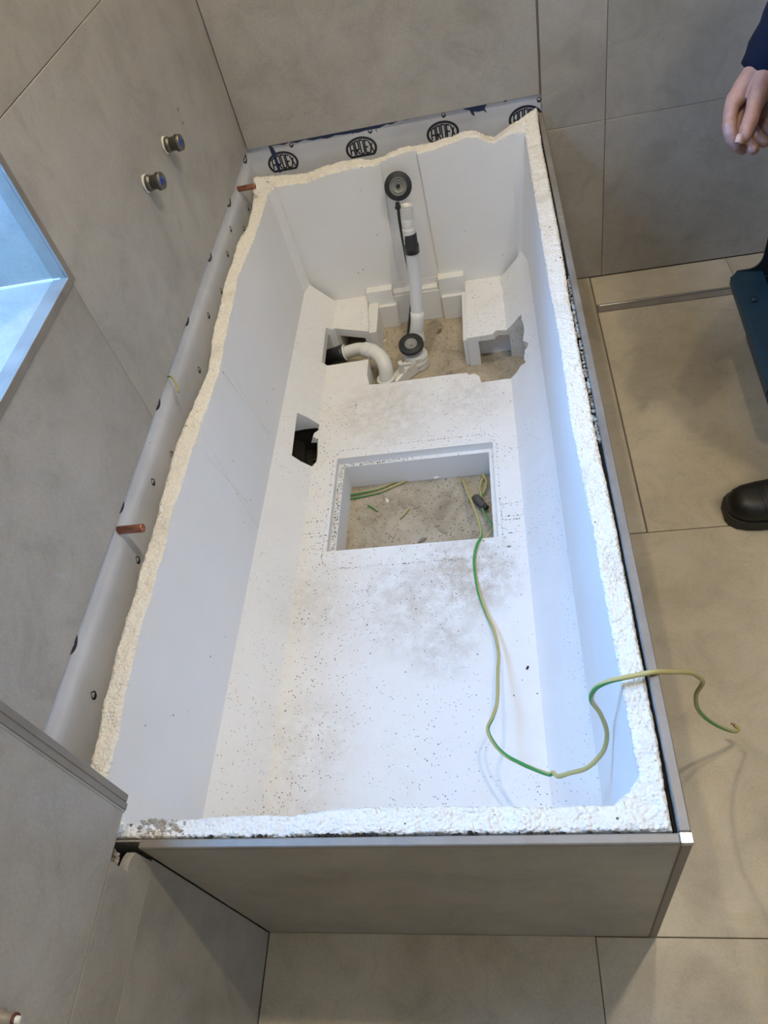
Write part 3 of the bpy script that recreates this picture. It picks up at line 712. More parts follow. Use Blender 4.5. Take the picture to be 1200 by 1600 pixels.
path = catmull([Vector((COLR.x, COLR.y, .032)), at(602.5, 575, 'z', .066), at(596, 560, 'z', .083), at(583, 549, 'z', .090), at(572, 547, 'z', .088)], 5)
bm = bmesh.new(); tube(bm, path, R_ + .0012, 24); obj('outlet_elbow', bm, WHITEP, kit)
path2 = catmull([at(582, 549.5, 'z', .090), at(570, 546.5, 'z', .087), at(561, 545.5, 'z', .082), at(550, 548, 'z', .074), at(537, 552, 'z', .066)], 5)
bm = bmesh.new(); tube(bm, path2, [R_ + .0030 if i < 6 else R_ - .0005 for i in range(len(path2))], 24); obj('outlet_pipe', bm, WHITEP, kit)
q1 = path2[-1]; dd = (at(505, 562, 'z', .050) - q1).normalized()
bm = bmesh.new(); lathe(bm, [(.0215, -.010), (.0235, -.009), (.0245, -.006), (.0235, -.003), (.0205, -.002)], q1, dd, 28, close=True); obj('pipe_collar', bm, WHITEP, kit)
bm = bmesh.new(); lathe(bm, [(.019, -.006), (.0265, -.005), (.027, .010), (.0255, .012), (.0255, .085), (.019, .086)], q1, dd, 28, close=True); sl = obj('rubber_sleeve', bm, BLACKP, kit)
# overflow pipe
s0 = at(650, 528, 'z', .075); s0.y = max(s0.y, FL.y + .020)
s0 = at(651, 517, 'y', FL.y + .052); s1 = at(652, 495, 'y', FL.y + .058); s2 = at(648.5, 440, 'y', 1.585); s3 = at(644, 400, 'y', 1.60); s4 = at(638, 355, 'y', 1.612); s5 = at(635.5, 322, 'y', 1.62)
bm = bmesh.new(); tube(bm, catmull([s0 + Vector((-.004, -.006, -.030)), s0, s1, s2], 6)[:14], [.024, .0235, .023, .022, .0215, .021] + [.0195] * 8, 22); obj('pipe_elbow', bm, WHITEP, kit)
pa = catmull([s1, s2, s3, s4], 7)
bm = bmesh.new(); tube(bm, pa, .0178, 22); obj('overflow_pipe', bm, GREYP, kit)
cdir = (s4 - s3).normalized(); cc = at(642, 378, 'y', 1.605)
bm = bmesh.new(); lathe(bm, [(.015, -.030), (.0205, -.030), (.0205, -.006), (.0185, -.002), (.0182, .022), (.0168, .024), (.015, .024)], cc, cdir, 28, close=True); obj('rubber_coupling', bm, BLACKP, kit)
prof = [(.0150, 0), (.0160, .002), (.0160, .020)]
Lh = (s5 - s4).length + .004; n = 9
for k in range(n):
    h = .022 + (Lh - .026) * k / n; g = (Lh - .026) / n
    prof += [(.0162, h), (.0162, h + g * .5), (.0120, h + g * .55), (.0120, h + g * .95)]
prof += [(.0155, Lh - .003), (.0155, Lh), (.011, Lh), (.011, 0)]
bm = bmesh.new(); lathe(bm, prof, s4, (s5 - s4), 28, close=True); obj('corrugated_end', bm, WHITEP, kit)
# overflow head, leaning on the foam wall, with its control cable
hd = at(622, 291, 'y', 1.690); hn = (CAM - hd).normalized(); hn = (hn + Vector((0, -.35, -.05))).normalized()
rad = 21.5 / F_PX * (hd - CAM).dot(-RROWS[2])
bm = bmesh.new()
lathe(bm, [(.022, .006), (.024, .0075), (rad * .70, .004), (rad * .93, .007), (rad, .003), (rad, -.005), (rad * .9, -.012), (.022, -.012)], hd, hn, 44, close=True); obj('overflow_gasket', bm, RUBBER, kit)
bm = bmesh.new(); lathe(bm, [(.0, -.004), (.006, -.004), (.006, -.001), (.0075, -.001), (.0095, -.004), (.0140, -.004), (.0150, .0045), (.0165, .0045), (.0175, .002), (.0235, .002), (.024, .006), (.0225, .010), (.0225, -.02), (0, -.02)], hd, hn, 40); obj('overflow_body', bm, mat('grey_plastic', (.30, .30, .27), .4), kit)
bm = bmesh.new(); lathe(bm, [(.0, .0012), (.0028, .0012), (.0052, .0012), (.0058, -.003), (.0058, -.006), (0, -.006)], hd, hn, 20); obj('hub', bm, BLACKP, kit)
k0 = at(620.5, 316, 'y', 1.69); k1 = at(622, 324, 'y', 1.688); k2 = at(625, 350, 'y', 1.685); k3 = at(634, 400, 'y', 1.683); k4 = at(644, 450, 'y', 1.685); k5 = at(641, 490, 'y', 1.665); k6 = at(637, 525, 'y', 1.62)
bm = bmesh.new(); tube(bm, catmull([k0, k1, k2, k3, k4, k5, k6], 6), [.0042 if i > 6 else .006 for i in range(37)], 12)
lathe(bm, [(.0, -.004), (.009, -.003), (.009, .003), (0, .004)], k1, (k1 - k0), 16); obj('control_cable', bm, BLACKP, kit)

# ------------------------------------------------------------------ copper pipe stubs, shower valve fittings
def along_x(base, tip):
    """wall point at x=0 and the reach along +x that lands on the tip pixel"""
    b0 = at(*base, 'x', 0.0); best = None
    for k in range(5, 120):
        t = k * .001; d = at(*tip, 'x', t) - b0; e = d.y ** 2 + d.z ** 2
        if best is None or e < best[0]: best = (e, t)
    return b0, best[1]
def copper(base, tip, label, r=.0072):
    b0, t = along_x(base, tip); b0.x = -.0117
    root = empty('copper_pipe', b0, label, 'pipe')
    bm = bmesh.new(); lathe(bm, [(.0058, .0), (r, .0), (r, t + .008), (r + .0004, t + .0095), (r + .0002, t + .0117), (.0058, t + .0117), (.0055, t - .01)], b0, (1, 0, 0), 24, close=True); obj('tube', bm, COPPER, root)
    bm = bmesh.new(); lathe(bm, [(r + .0001, 0), (r + .0022, .0), (r + .0020, .0025), (r + .0001, .003)], b0, (1, 0, 0), 24, close=True); obj('wall_seal', bm, BLACKP, root)
    return root
copper((192, 828), (224, 830), 'short copper pipe stub on the white membrane beside the middle of the left rim')
copper((376, 295), (399, 292), 'short copper pipe stub in the far left corner touching the foam rim')
def fitting(base, tip, label):
    b0, t = along_x(base, tip); t = max(t, .034)
    root = empty('valve_fitting', b0, label, 'wall fitting', 'brass wall fittings above the bath')
    bm = bmesh.new(); rf = random.Random(int(base[0]))
    lathe(bm, [(.0135, .0002), (.0175, .0002), (.0165, .0025), (.0138, .004), (.0125, .002)], b0, (1, 0, 0), 22, close=True)
    for v in bm.verts: v.co += Vector((0, rf.uniform(-1, 1), rf.uniform(-1, 1))) * .0012
    obj('plaster_ring', bm, mat('plaster_white', (.62, .60, .56), .9), root)
    bm = bmesh.new(); lathe(bm, [(.012, .0005), (.0135, .003), (.0150, .004), (.0150, .010), (.0125, .012), (.0125, .014), (.0135, .0145), (.0135, t * .62), (.0150, t * .66), (.0158, t * .72)], b0, (1, 0, 0), 28, close=False); obj('threaded_body', bm, BRASS, root)
    bm = bmesh.new(); lathe(bm, [(.0150, t * .70), (.0166, t * .71), (.0166, t * .76), (.0150, t * .77)], b0, (1, 0, 0), 28, close=True); obj('o_ring', bm, RUBBER, root)
    bm = bmesh.new(); lathe(bm, [(.0155, t * .77), (.0162, t * .80), (.0162, t - .002), (.0150, t), (.0122, t), (.0118, t - .003), (.0095, t - .003), (.009, t - .006), (0, t - .006)], b0, (1, 0, 0), 28); obj('threaded_collar', bm, mat('dull_chrome', (.20, .19, .17), .35, .9), root)
    bm = bmesh.new()
    for k in range(6):
        a = k * PI / 3; c = b0 + Vector((t - .0045, .0045 * math.cos(a), .0045 * math.sin(a))); lathe(bm, [(.0, .003), (.0022, .003), (.0026, 0), (.0026, -.002)], c, (1, 0, 0), 8)
    lathe(bm, [(0, t - .0035), (.0035, t - .0035), (.004, t - .006)], b0, (1, 0, 0), 16); obj('blue_plug', bm, BLUEP, root)
    # small blemishes are left to the tile
    return root
fitting((258, 227), (287, 232), 'brass wall fitting with blue insert, the upper one, nearer the far corner')
fitting((228, 287), (258, 292), 'brass wall fitting with blue insert, the lower one, nearer the window')
for (u, v) in ((278, 171), (286, 192)):
    p = at(u, v, 'x', .0002); bm = bmesh.new(); lathe(bm, [(0, .0005), (.0012, .0004), (.0016, 0)], p, (1, 0, 0), 8); bm.verts.ensure_lookup_table()
    for vv in bm.verts: vv.co.z = p.z + (vv.co.z - p.z) * 2.2
    obj('chip', bm, DARK, wall_left)
# valve stub at the lower left edge of the frame
vb_ = at(24, 1592, 'x', XN)
root = empty('isolating_valve', vb_, 'small pipe stub with a red and white tip at the bottom left corner', 'valve')
vd = Vector((1, 0, 0)); vc = Vector((XN, vb_.y, vb_.z))
tipo = at(27, 1593, 'x', XN + .03)
vc = Vector((XN + .0002, tipo.y, tipo.z - .004))
bm = bmesh.new(); lathe(bm, [(.004, 0), (.0085, 0), (.0085, .012), (.0065, .014), (.0065, .024), (.004, .024)], vc, vd, 20, close=True); obj('valve_body', bm, STEEL, root)
bm = bmesh.new(); lathe(bm, [(.0, .030), (.003, .030), (.0038, .024), (.0038, .018)], vc, vd, 16); obj('white_tip', bm, WHITEP, root)
bm = bmesh.new(); lathe(bm, [(.0040, .022), (.0056, .022), (.0056, .0265), (.0040, .0265)], vc, vd, 16, close=True); obj('red_ring', bm, mat('red_plastic', (.10, .025, .025), .5), root)
bm = bmesh.new(); box(bm, vc.x + .006, vc.x + .012, vc.y - .004, vc.y + .004, vc.z - .022, vc.z - .006, .001); obj('green_lever', bm, mat('green_plastic', (.02, .10, .06), .4), root)

# ------------------------------------------------------------------ earth wires
def wire(name, P_, r, label, n=7, tw=.16, parent=None):
    bm = bmesh.new(); tube(bm, catmull(P_, n), r, 10, 0, 3, tw); o = obj(name, bm, [YEL, GRN], parent)
    if parent is None: tag(o, label, 'cable'); recentre(o)
    return o
PZ = lambda u, v, z: at(u, v, 'z', z)
wp = [(722, 748, .006), (733, 775, .045), (745, 805, .075), (752, 835, .100), (745, 852, .1045), (741, 880, .1045), (748, 925, .106), (760, 958, .110), (772, 985, .118), (779, 1020, .130), (778, 1050, .143), (777, 1095, .165), (770, 1120, .180), (762, 1140, .193), (773, 1163, .210), (790, 1180, .228), (810, 1191, .245), (835, 1202, .265), (858, 1210, .285), (864, 1207, .292), (872, 1213, .298), (890, 1208, .315), (915, 1201, .335), (933, 1186, .352), (945, 1168, .370), (948, 1143, .395), (938, 1115, .430), (924, 1094, .468), (930, 1076, .500), (950, 1065, .518), (975, 1059, .5240), (1000, 1054, .5245), (1022, 1050, .5260), (1050, 1050, .505), (1078, 1051, .47), (1092, 1058, .44), (1098, 1067, .40), (1088, 1085, .34), (1090, 1107, .26), (1105, 1124, .18), (1128, 1137, .11), (1148, 1143, .065), (1154, 1139, .055), (1147, 1133, .060)]
lw = empty('earth_wire', PZ(722, 748, .0), 'long green and yellow earth wire looping over the right foam rim to the floor', 'cable')
wire('insulation', [PZ(*p) for p in wp], .0033, None, 6, .10, lw)
bm = bmesh.new(); a = PZ(1147, 1133, .060); b2 = PZ(1142, 1130, .062); tube(bm, [a, a.lerp(b2, .5), b2], .0014, 8); obj('bare_core', bm, COPPER, lw)
sz = .004
wire('earth_wire', [PZ(757, 742, .008), PZ(750, 760, .010), PZ(753, 780, .012), PZ(756, 800, .02), PZ(769, 820, .05), PZ(764, 834, .075), PZ(755, 846, .101)], .0026, 'green and yellow wire curling up beside the black connector in the rectangular hole', 6, .14)
wire('earth_wire', [PZ(753, 740, .01), PZ(760, 752, .012), PZ(757, 768, .010), PZ(748, 778, .008), PZ(734, 785, .006), PZ(733, 776, .006)], .0026, 'short looped wire end behind the black connector in the rectangular hole', 6, .14)
for k, (dy, lab) in enumerate(((0, 'lower green and yellow wire of the pair along the left far edge of the hole'), (-6, 'upper green and yellow wire of the pair along the left far edge of the hole'))):
    wire('earth_wire', [PZ(538, 781 + dy, sz + k * .002), PZ(560, 777 + dy, sz + k * .003), PZ(590, 770 + dy, sz + .004 * k), PZ(612, 761 + dy, sz + .001), PZ(636, 751 + dy * .7, sz)], .0026, lab, 6, .14)
for (a, b2, lab) in (((575, 790), (590, 799), 'short wire offcut lying in the left half of the rectangular hole'), ((626, 810), (639, 795), 'short wire offcut lying in the middle of the rectangular hole')):
    pa_, pb_ = PZ(*a, .0034), PZ(*b2, .0034); wire('wire_offcut', [pa_, pa_.lerp(pb_, .5) + Vector((.001, .001, .0004)), pb_], .0024, lab, 3, .2)
# black connector
bc = empty('cable_connector', PZ(750, 785, 0), 'black plastic cable connector lying at the right end of the rectangular hole', 'connector')
c0 = PZ(741, 776, .016); c1_ = PZ(757, 792, .016); dv = (c1_ - c0); bm = bmesh.new()
lathe(bm, [(0, 0), (.008, .001), (.0115, .006), (.0115, dv.length * .6), (.0095, dv.length * .65), (.0095, dv.length - .002), (.006, dv.length), (0, dv.length - .006)], c0, dv, 16); obj('connector_body', bm, mat('dusty_black', (.07, .065, .06), .6), bc)
bm = bmesh.new(); lathe(bm, [(.004, 0), (.007, 0), (.007, .012), (.004, .012)], c1_ - dv.normalized() * .004, dv + Vector((.01, 0, .004)), 14, close=True); obj('collar', bm, BLACKP, bc)
# tag of wire stuck in the membrane on the left
p0 = at(267, 588, 'x', .003); p1 = at(274, 598, 'x', .010); p2 = at(279, 613, 'x', .016)
o = None; bm = bmesh.new(); tube(bm, catmull([Vector((-.0115, p0.y, p0.z)), p0, p1, p2], 5), .0022, 8, 0, 3, .3); o = obj('wire_stub', bm, [mat('dull_yellow', (.42, .36, .18), .6), GRN]); tag(o, 'short dull yellow wire stub sticking out of the left membrane strip', 'cable'); recentre(o)

# ------------------------------------------------------------------ debris in the holes
def chip(name, u, v, s, m, label, z=.0, flat=.35, ang=0, long=1.8):
    c = PZ(u, v, z); rnd = random.Random(int(u * 7 + v)); bm = bmesh.new()
    k = bmesh.ops.create_icosphere(bm, subdivisions=2, radius=s, matrix=Matrix.Rotation(ang, 4, 'Z') @ Matrix.Diagonal((long, .8, flat, 1)))
    for vv in k['verts']:
        vv.co += Vector((noise.noise(vv.co * 150 + Vector((u, v, 0))), noise.noise(vv.co * 150 + Vector((v, u, 3))), 0)) * s * .5
    zm = min(v_.co.z for v_ in bm.verts)
    for vv in bm.verts: vv.co.z -= zm
    o = obj(name, bm, m); o.location = c + Vector((0, 0, .0002)); tag(o, label, 'debris'); return o
chip('stone_chip', 660, 845, .0065, mat('stone_brown', (.22, .18, .14), .9), 'brown stone chip near the front edge of the rectangular hole', ang=.5)
chip('wood_splinter', 692, 830, .0055, DEBRIS, 'pale grey splinter lying on the screed in the rectangular hole', ang=-.7, long=2.6)
chip('mortar_crumb', 683, 822, .0045, DEBRIS, 'small grey crumb beside the pale splinter in the rectangular hole')
chip('plaster_flake', 605, 783, .0045, DEBRISW, 'white flake on the screed near the far left of the rectangular hole', ang=1.9, long=1.9)
chip('foam_crumb', 683, 747, .0075, mat('crumb_white', (.86, .86, .84), .8), 'white foam crumb against the far edge of the rectangular hole', flat=.7, long=1.2)
chip('mortar_crumb', 650, 794, .0055, DEBRIS, 'grey crumbled lump beside the middle wire offcut', ang=.4, long=1.5)
chip('mortar_crumb', 632, 793, .0040, DEBRIS, 'small grey lump left of the middle wire offcut')
chip('mortar_crumb', 542, 813, .0055, DEBRISW, 'pale crumb at the left wall of the rectangular hole', flat=.6, long=1.1)
chip('plastic_scrap', 595, 770, .0035, mat('scrap_blue', (.35, .48, .6), .6), 'tiny pale blue scrap beside the pair of wires')
chip('dry_leaf', 687, 518, .006, mat('grey_scrap', (.16, .14, .12), .9), 'dark scrap lying right of the overflow pipe on the screed', ang=1.1, long=2.2, z=0)
chip('foam_crumb', 601, 533, .003, DEBRISW, 'tiny white sliver left of the black sealing ring', ang=.9, long=3)
chip('mortar_crumb', 702, 582, .005, DEBRIS, 'grey crumb against the foam edge right of the trap', ang=.3)
chip('dirt_lump', 824, 1044, .0032, DARK, 'small black lump on the foam floor right of the long wire', z=zf + .001, ang=1.4, long=1.3)
chip('dirt_lump', 795, 854, .0028, DEBRIS, 'small grey lump on the foam floor right of the rectangular hole', z=zf + .001)
rd = random.Random(3)
x0_, x1_, y0_, y1_ = ia.x + .005, ib.x - .005, oy0 + .01, ia.y - .01
pts = [Vector((rd.uniform(x0_, x1_), rd.uniform(y0_, y1_ + .02), .0008)) for _ in range(280)] + [Vector((rd.uniform(.28, .54), rd.uniform(1.33, 1.68), .0008)) for _ in range(160)]
tag(crumbs('floor_grit', pts, .0006, .0017, mat('grit', (.20, .165, .13), .95), None, .6, 31), 'scattered grit on the screed under the foam shell', 'grit', kind='stuff')
# added dark fill and lining that stand for the shade inside the left pocket
bm = bmesh.new(); tube(bm, [(.062, 1.175, .034), (.070, 1.09, .033), (.075, 1.0, .032)], .026, 16); o = obj('pocket_dark_tube', bm, DARK); tag(o, 'added black tube that darkens the small pocket on the left', 'pipe'); recentre(o)
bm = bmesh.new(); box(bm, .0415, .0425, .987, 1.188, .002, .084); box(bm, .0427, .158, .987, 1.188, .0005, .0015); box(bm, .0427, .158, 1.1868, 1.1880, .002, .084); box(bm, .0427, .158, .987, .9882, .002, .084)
o = obj('pocket_shade_lining', bm, DARK); tag(o, 'added black lining for the shade in the small pocket of the left foot', 'shade lining'); recentre(o)
o = crumbs('pocket_dark_fill', [Vector((rd.uniform(.105, .150), rd.uniform(1.0, 1.14), rd.uniform(.001, .014))) for _ in range(110)], .003, .007, mat('rubble', (.06, .05, .04), .95), None, .7, 9)
tag(o, 'added dark rubble blackening the bottom of the small pocket in the left foot', 'rubble', kind='stuff')

# ------------------------------------------------------------------ floor drain
dr = empty('linear_drain', (1.5, (yd0 + yd1) / 2, 0), 'long narrow stainless steel shower drain channel set in the beige floor tiles', 'floor drain')
dx0 = .9345; dx1 = 2.05
bm = bmesh.new(); box(bm, dx0, dx1, yd0 + .002, yd1 - .010, -.0035, -.0012, .0006); obj('drain_cover', bm, STEEL, dr)
bm = bmesh.new(); box(bm, dx0, dx1, yd1 - .008, yd1 - .001, -.0035, .0004, .0012); obj('drain_rail', bm, STEELB, dr)
bm = bmesh.new(); box(bm, dx0 - .005, dx0 - .001, yd0 + .002, yd1 - .001, -.0038, -.0006, .0004); obj('end_cap', bm, STEEL, dr)

# ------------------------------------------------------------------ teal toolbox
tb = empty('tool_box', (1.40, 1.22, 0), 'open dark teal metal tool box standing on the shower floor at the right edge', 'tool box')
A = at(1141, 434, 'z', .205); ey = Vector((.023, .427, 0)).normalized(); ex = Vector((ey.y, -ey.x, 0))
def TP(a, b2, z): return Vector((A.x, A.y, 0)) + ex * a - ey * b2 + Vector((0, 0, z))
LB = .432
def quadbox(bm, a0, a1, b0_, b1_, z0, z1, mi=0, dz=0):
    pts = [TP(a0, b0_, z0), TP(a1, b0_, z0 + dz), TP(a1, b1_, z0 + dz), TP(a0, b1_, z0)]; prism(bm, pts, (0, 0, z1 - z0), mi)
bm = bmesh.new()      # hinged wing: chamfered sheet with a folded lip
pts = [TP(0, .0, .203), TP(.010, -.010, .203), TP(.018, -.022, .203), TP(.080, -.022, .196), TP(.080, LB, .196), TP(.014, LB, .203), TP(0, LB - .014, .203)]
prism(bm, pts, (0, 0, .003)); quadbox(bm, 0, .003, .002, LB - .016, .188, .2045); obj('open_lid', bm, TEAL, tb)
bm = bmesh.new()
quadbox(bm, .070, .074, -.015, LB - .01, .003, .190); quadbox(bm, .300, .304, -.015, LB - .01, .003, .190); quadbox(bm, .0745, .2995, -.015, -.011, .003, .190); quadbox(bm, .0745, .2995, LB - .014, LB - .01, .003, .190); quadbox(bm, .0745, .2995, -.0105, LB - .0145, .003, .008)
obj('box_body', bm, TEAL, tb)
bm = bmesh.new(); quadbox(bm, .0755, .185, -.009, LB - .016, .150, .154); quadbox(bm, .0755, .079, -.009, LB - .016, .154, .187); quadbox(bm, .181, .185, -.009, LB - .016, .154, .187); obj('inner_tray', bm, mat('dark_navy_tray', (.006, .012, .024), .5), tb)
bm = bmesh.new()      # black curved end bracket
arc = [(.020, 0), (.046, .001)] + [(.046 + .030 * math.sin(a), .036 - .035 * math.cos(a)) for a in [PI / 2 * k / 6 for k in range(1, 7)]] + [(.078, .09), (.30, .12), (.30, -.03), (.020, -.03)]
prism(bm, [TP(a, -.023, .205 + z) for a, z in arc], tuple(ey * .005)); obj('end_bracket', bm, BLACKP, tb)
for b2 in (.10, .30):
    bm = bmesh.new(); quadbox(bm, .0765, .0785, b2 - .02, b2 + .02, .170, .1865); obj('hinge', bm, STEEL, tb)
    bm = bmesh.new(); lathe(bm, [(0, .004), (.006, .003), (.007, 0)], TP(.035, b2, .2065), (0, 0, 1), 12); obj('rivet', bm, TEAL, tb)

# ------------------------------------------------------------------ person
per = empty('person', (1.36, .90, 0), 'person in dark navy jacket and black boots standing at the right edge', 'person')
DEP = (Vector((1.075, 1.0, .78)) - CAM).dot(-RROWS[2])
def HP(u, v, wmm=0):
    d = ray(u, v); return CAM + d * (DEP - wmm * .001)
def capsule_chain(bm, P_, R_l, n=5, seg=16):
    """row of overlapping tapered beads, fused later by remeshing"""
    P_ = [Vector(p) for p in P_]
    pts = []; rs = []
    for i in range(len(P_) - 1):
        for k in range(n): t = k / n; pts.append(P_[i].lerp(P_[i + 1], t)); rs.append(R_l[i] + (R_l[i + 1] - R_l[i]) * t)
    pts.append(P_[-1]); rs.append(R_l[-1])
    for p, r in zip((P_[0], P_[-1]), (R_l[0], R_l[-1])): bmesh.ops.create_icosphere(bm, subdivisions=3, radius=r, matrix=Matrix.Translation(p))
    for i in range(1, len(P_) - 1): bmesh.ops.create_icosphere(bm, subdivisions=3, radius=R_l[i], matrix=Matrix.Translation(P_[i]))
    tube(bm, pts, rs, seg)
def fused(bm, voxel, smooth_it=4, fac=.5):
    me = D.meshes.new('tmp'); bm.to_mesh(me); bm.free(); o = D.objects.new('tmp', me); COL.objects.link(o)
    md = o.modifiers.new('r', 'REMESH'); md.mode = 'VOXEL'; md.voxel_size = voxel; md.use_smooth_shade = True
    ms = o.modifiers.new('s', 'SMOOTH'); ms.iterations = smooth_it; ms.factor = fac
    bpy.context.view_layer.update(); m2 = D.meshes.new_from_object(o.evaluated_get(bpy.context.evaluated_depsgraph_get())); D.objects.remove(o)
    return m2
hand = bmesh.new(); mmp = .00098
WR = HP(1196, 104, -8)
WR2 = HP(1186, 117, -6)
EL = Vector((1.235, 1.10, 1.13))
capsule_chain(hand, [WR.lerp(EL, .25), WR, WR2], [.031, .027, .027])
capsule_chain(hand, [HP(1182, 112, 2), HP(1162, 138, -2), HP(1151, 154, -2)], [.020, .0175, .0145])      # index metacarpal
capsule_chain(hand, [HP(1188, 112, -14), HP(1172, 140, -20), HP(1163, 158, -22)], [.020, .018, .0145])
capsule_chain(hand, [HP(1196, 112, -24), HP(1184, 140, -36), HP(1177, 160, -42)], [.018, .018, .0140])
capsule_chain(hand, [HP(1204, 112, -28), HP(1196, 140, -46), HP(1192, 160, -56)], [.017, .017, .0130])
capsule_chain(hand, [HP(1190, 128, 4), HP(1182, 150, -10), HP(1178, 160, -20)], [.019, .019, .014])        # palm heel
# index
capsule_chain(hand, [HP(1149, 154, -2), HP(1143, 168, 0), HP(1140.5, 181, 0), HP(1140, 187, 0)], [.0140, .0118, .0112, .0102])
capsule_chain(hand, [HP(1140, 187, 0), HP(1139.5, 197, 2), HP(1140.5, 207, 1)], [.0102, .0113, .0102])
capsule_chain(hand, [HP(1140.5, 207, 1), HP(1145, 218, -3), HP(1150, 227, -6)], [.0102, .0108, .0098]); capsule_chain(hand, [HP(1150, 227, -6), HP(1160, 233, -16)], [.0100, .0088])
# middle, ring, little
capsule_chain(hand, [HP(1163, 158, -22), HP(1155, 200, -20), HP(1166, 224, -14), HP(1177, 233, -10)], [.0135, .0120, .0103, .0090])
capsule_chain(hand, [HP(1177, 160, -42), HP(1170, 198, -40), HP(1184, 217, -26), HP(1194, 222, -16)], [.013, .0115, .0100, .0088])
capsule_chain(hand, [HP(1192, 160, -56), HP(1190, 192, -50), HP(1199, 203, -36), HP(1206, 208, -26)], [.012, .0102, .0090, .0078])
# thumb
capsule_chain(hand, [HP(1192, 120, 8), HP(1181, 160, 20), HP(1176, 176, 25), HP(1172, 190, 27)], [.019, .0138, .0118, .0122])
capsule_chain(hand, [HP(1172, 190, 27), HP(1168, 199, 29), HP(1164, 210, 30)], [.0122, .0113, .0110]); capsule_chain(hand, [HP(1164, 210, 30), HP(1162, 214, 29)], [.0110, .0103])
hm = fused(hand, .0015, 3, .5)
body = bmesh.new()
SH = Vector((1.24, 1.10, 1.46)); HPV = Vector((1.28, .90, .98))
capsule_chain(body, [HPV, Vector((1.27, .90, 1.20)), Vector((1.27, .90, 1.40))], [.150, .140, .150]); capsule_chain(body, [Vector((1.25, .74, 1.42)), Vector((1.25, 1.06, 1.42))], [.085, .085])
capsule_chain(body, [Vector((1.27, .90, 1.45)), Vector((1.24, .90, 1.60))], [.060, .055])
capsule_chain(body, [Vector((1.225, .90, 1.70)), Vector((1.215, .90, 1.63))], [.098, .080]); capsule_chain(body, [Vector((1.15, .90, 1.60)), Vector((1.18, .90, 1.60))], [.045, .06])
capsule_chain(body, [Vector((1.116, .90, 1.675)), Vector((1.112, .90, 1.655))], [.012, .016])          # nose
for s in (-1, 1): capsule_chain(body, [Vector((1.23, .90 + s * .092, 1.66)), Vector((1.23, .90 + s * .095, 1.69))], [.016, .018])
capsule_chain(body, [SH - Vector((0, .02, 0)), EL, WR.lerp(EL, .2)], [.056, .044, .030])
SHL = Vector((1.24, .69, 1.44)); ELL = Vector((1.25, .66, 1.14)); WRL = Vector((1.16, .70, .93))
capsule_chain(body, [SHL, ELL, WRL], [.056, .044, .028]); capsule_chain(body, [WRL, Vector((1.15, .70, .84))], [.028, .030])
for k in range(4): capsule_chain(body, [Vector((1.125 + k * .017, .70, .84)), Vector((1.12 + k * .017, .705, .78)), Vector((1.135 + k * .017, .725, .755))], [.011, .0095, .008])
capsule_chain(body, [Vector((1.135, .71, .88)), Vector((1.11, .73, .83))], [.013, .010])
HipL, HipR = Vector((1.28, .81, .96)), Vector((1.30, .97, .96)); AnL, AnR = Vector((1.335, .838, .09)), Vector((1.565, .947, .09)); KnL, KnR = Vector((1.30, .82, .52)), Vector((1.40, .955, .52))
capsule_chain(body, [HipL, KnL, AnL], [.090, .062, .042]); capsule_chain(body, [HipR, KnR, AnR], [.090, .062, .042])
bmsh = fused(body, .012, 2, .5)
bm = bmesh.new(); bm.from_mesh(hm); bm.from_mesh(bmsh)
for f in bm.faces: f.smooth = True
obj('body', bm, SKIN, per)
# thumb nail: plate on the camera-facing side of the tip
tn = HP(1158.5, 214.5, 40.2); nx = RROWS[0]; ny = RROWS[1]; nz = RROWS[2]
rot2 = math.radians(-16)
e1v = nx * math.cos(rot2) + ny * math.sin(rot2); e2v = -nx * math.sin(rot2) + ny * math.cos(rot2)
bm = bmesh.new(); gn = []
for j in range(7):
    row = []
    for i in range(7):
        a = (i - 3) / 3; b2 = (j - 3) / 3; wx = a * .0066 * (1 - .12 * b2 * b2); wy = b2 * .0072 * (1 - .10 * a * a)
        row.append(bm.verts.new(tn + e1v * wx + e2v * wy - nz * (.0034 * a * a + .0012 * b2 * b2 + .0010)))
    gn.append(row)
for j in range(6):
    for i in range(6): bm.faces.new((gn[j][i], gn[j][i + 1], gn[j + 1][i + 1], gn[j + 1][i])).smooth = True
bmesh.ops.recalc_face_normals(bm, faces=bm.faces); obj('thumb_nail', bm, NAIL, per)
# clothing
jk = bmesh.new()
CF = HP(1198, 99, -8)     # cuff centre
cdv = (CF - EL).normalized(); CE = HP(1193, 112, -7)
capsule_chain(jk, [Vector((1.27, .90, 1.02)), Vector((1.25, .90, 1.22)), Vector((1.26, .90, 1.40))], [.175, .165, .170]); capsule_chain(jk, [Vector((1.25, .73, 1.42)), Vector((1.25, 1.07, 1.42))], [.10, .10])
capsule_chain(jk, [SH - Vector((0, .02, 0)), EL, CF.lerp(EL, .45)], [.075, .062, .052])
capsule_chain(jk, [SHL, ELL, WRL], [.075, .062, .042])
jm = fused(jk, .010, 3, .5); bm = bmesh.new(); bm.from_mesh(jm)
for f in bm.faces: f.smooth = True
obj('jacket', bm, NAVYCLOTH, per)
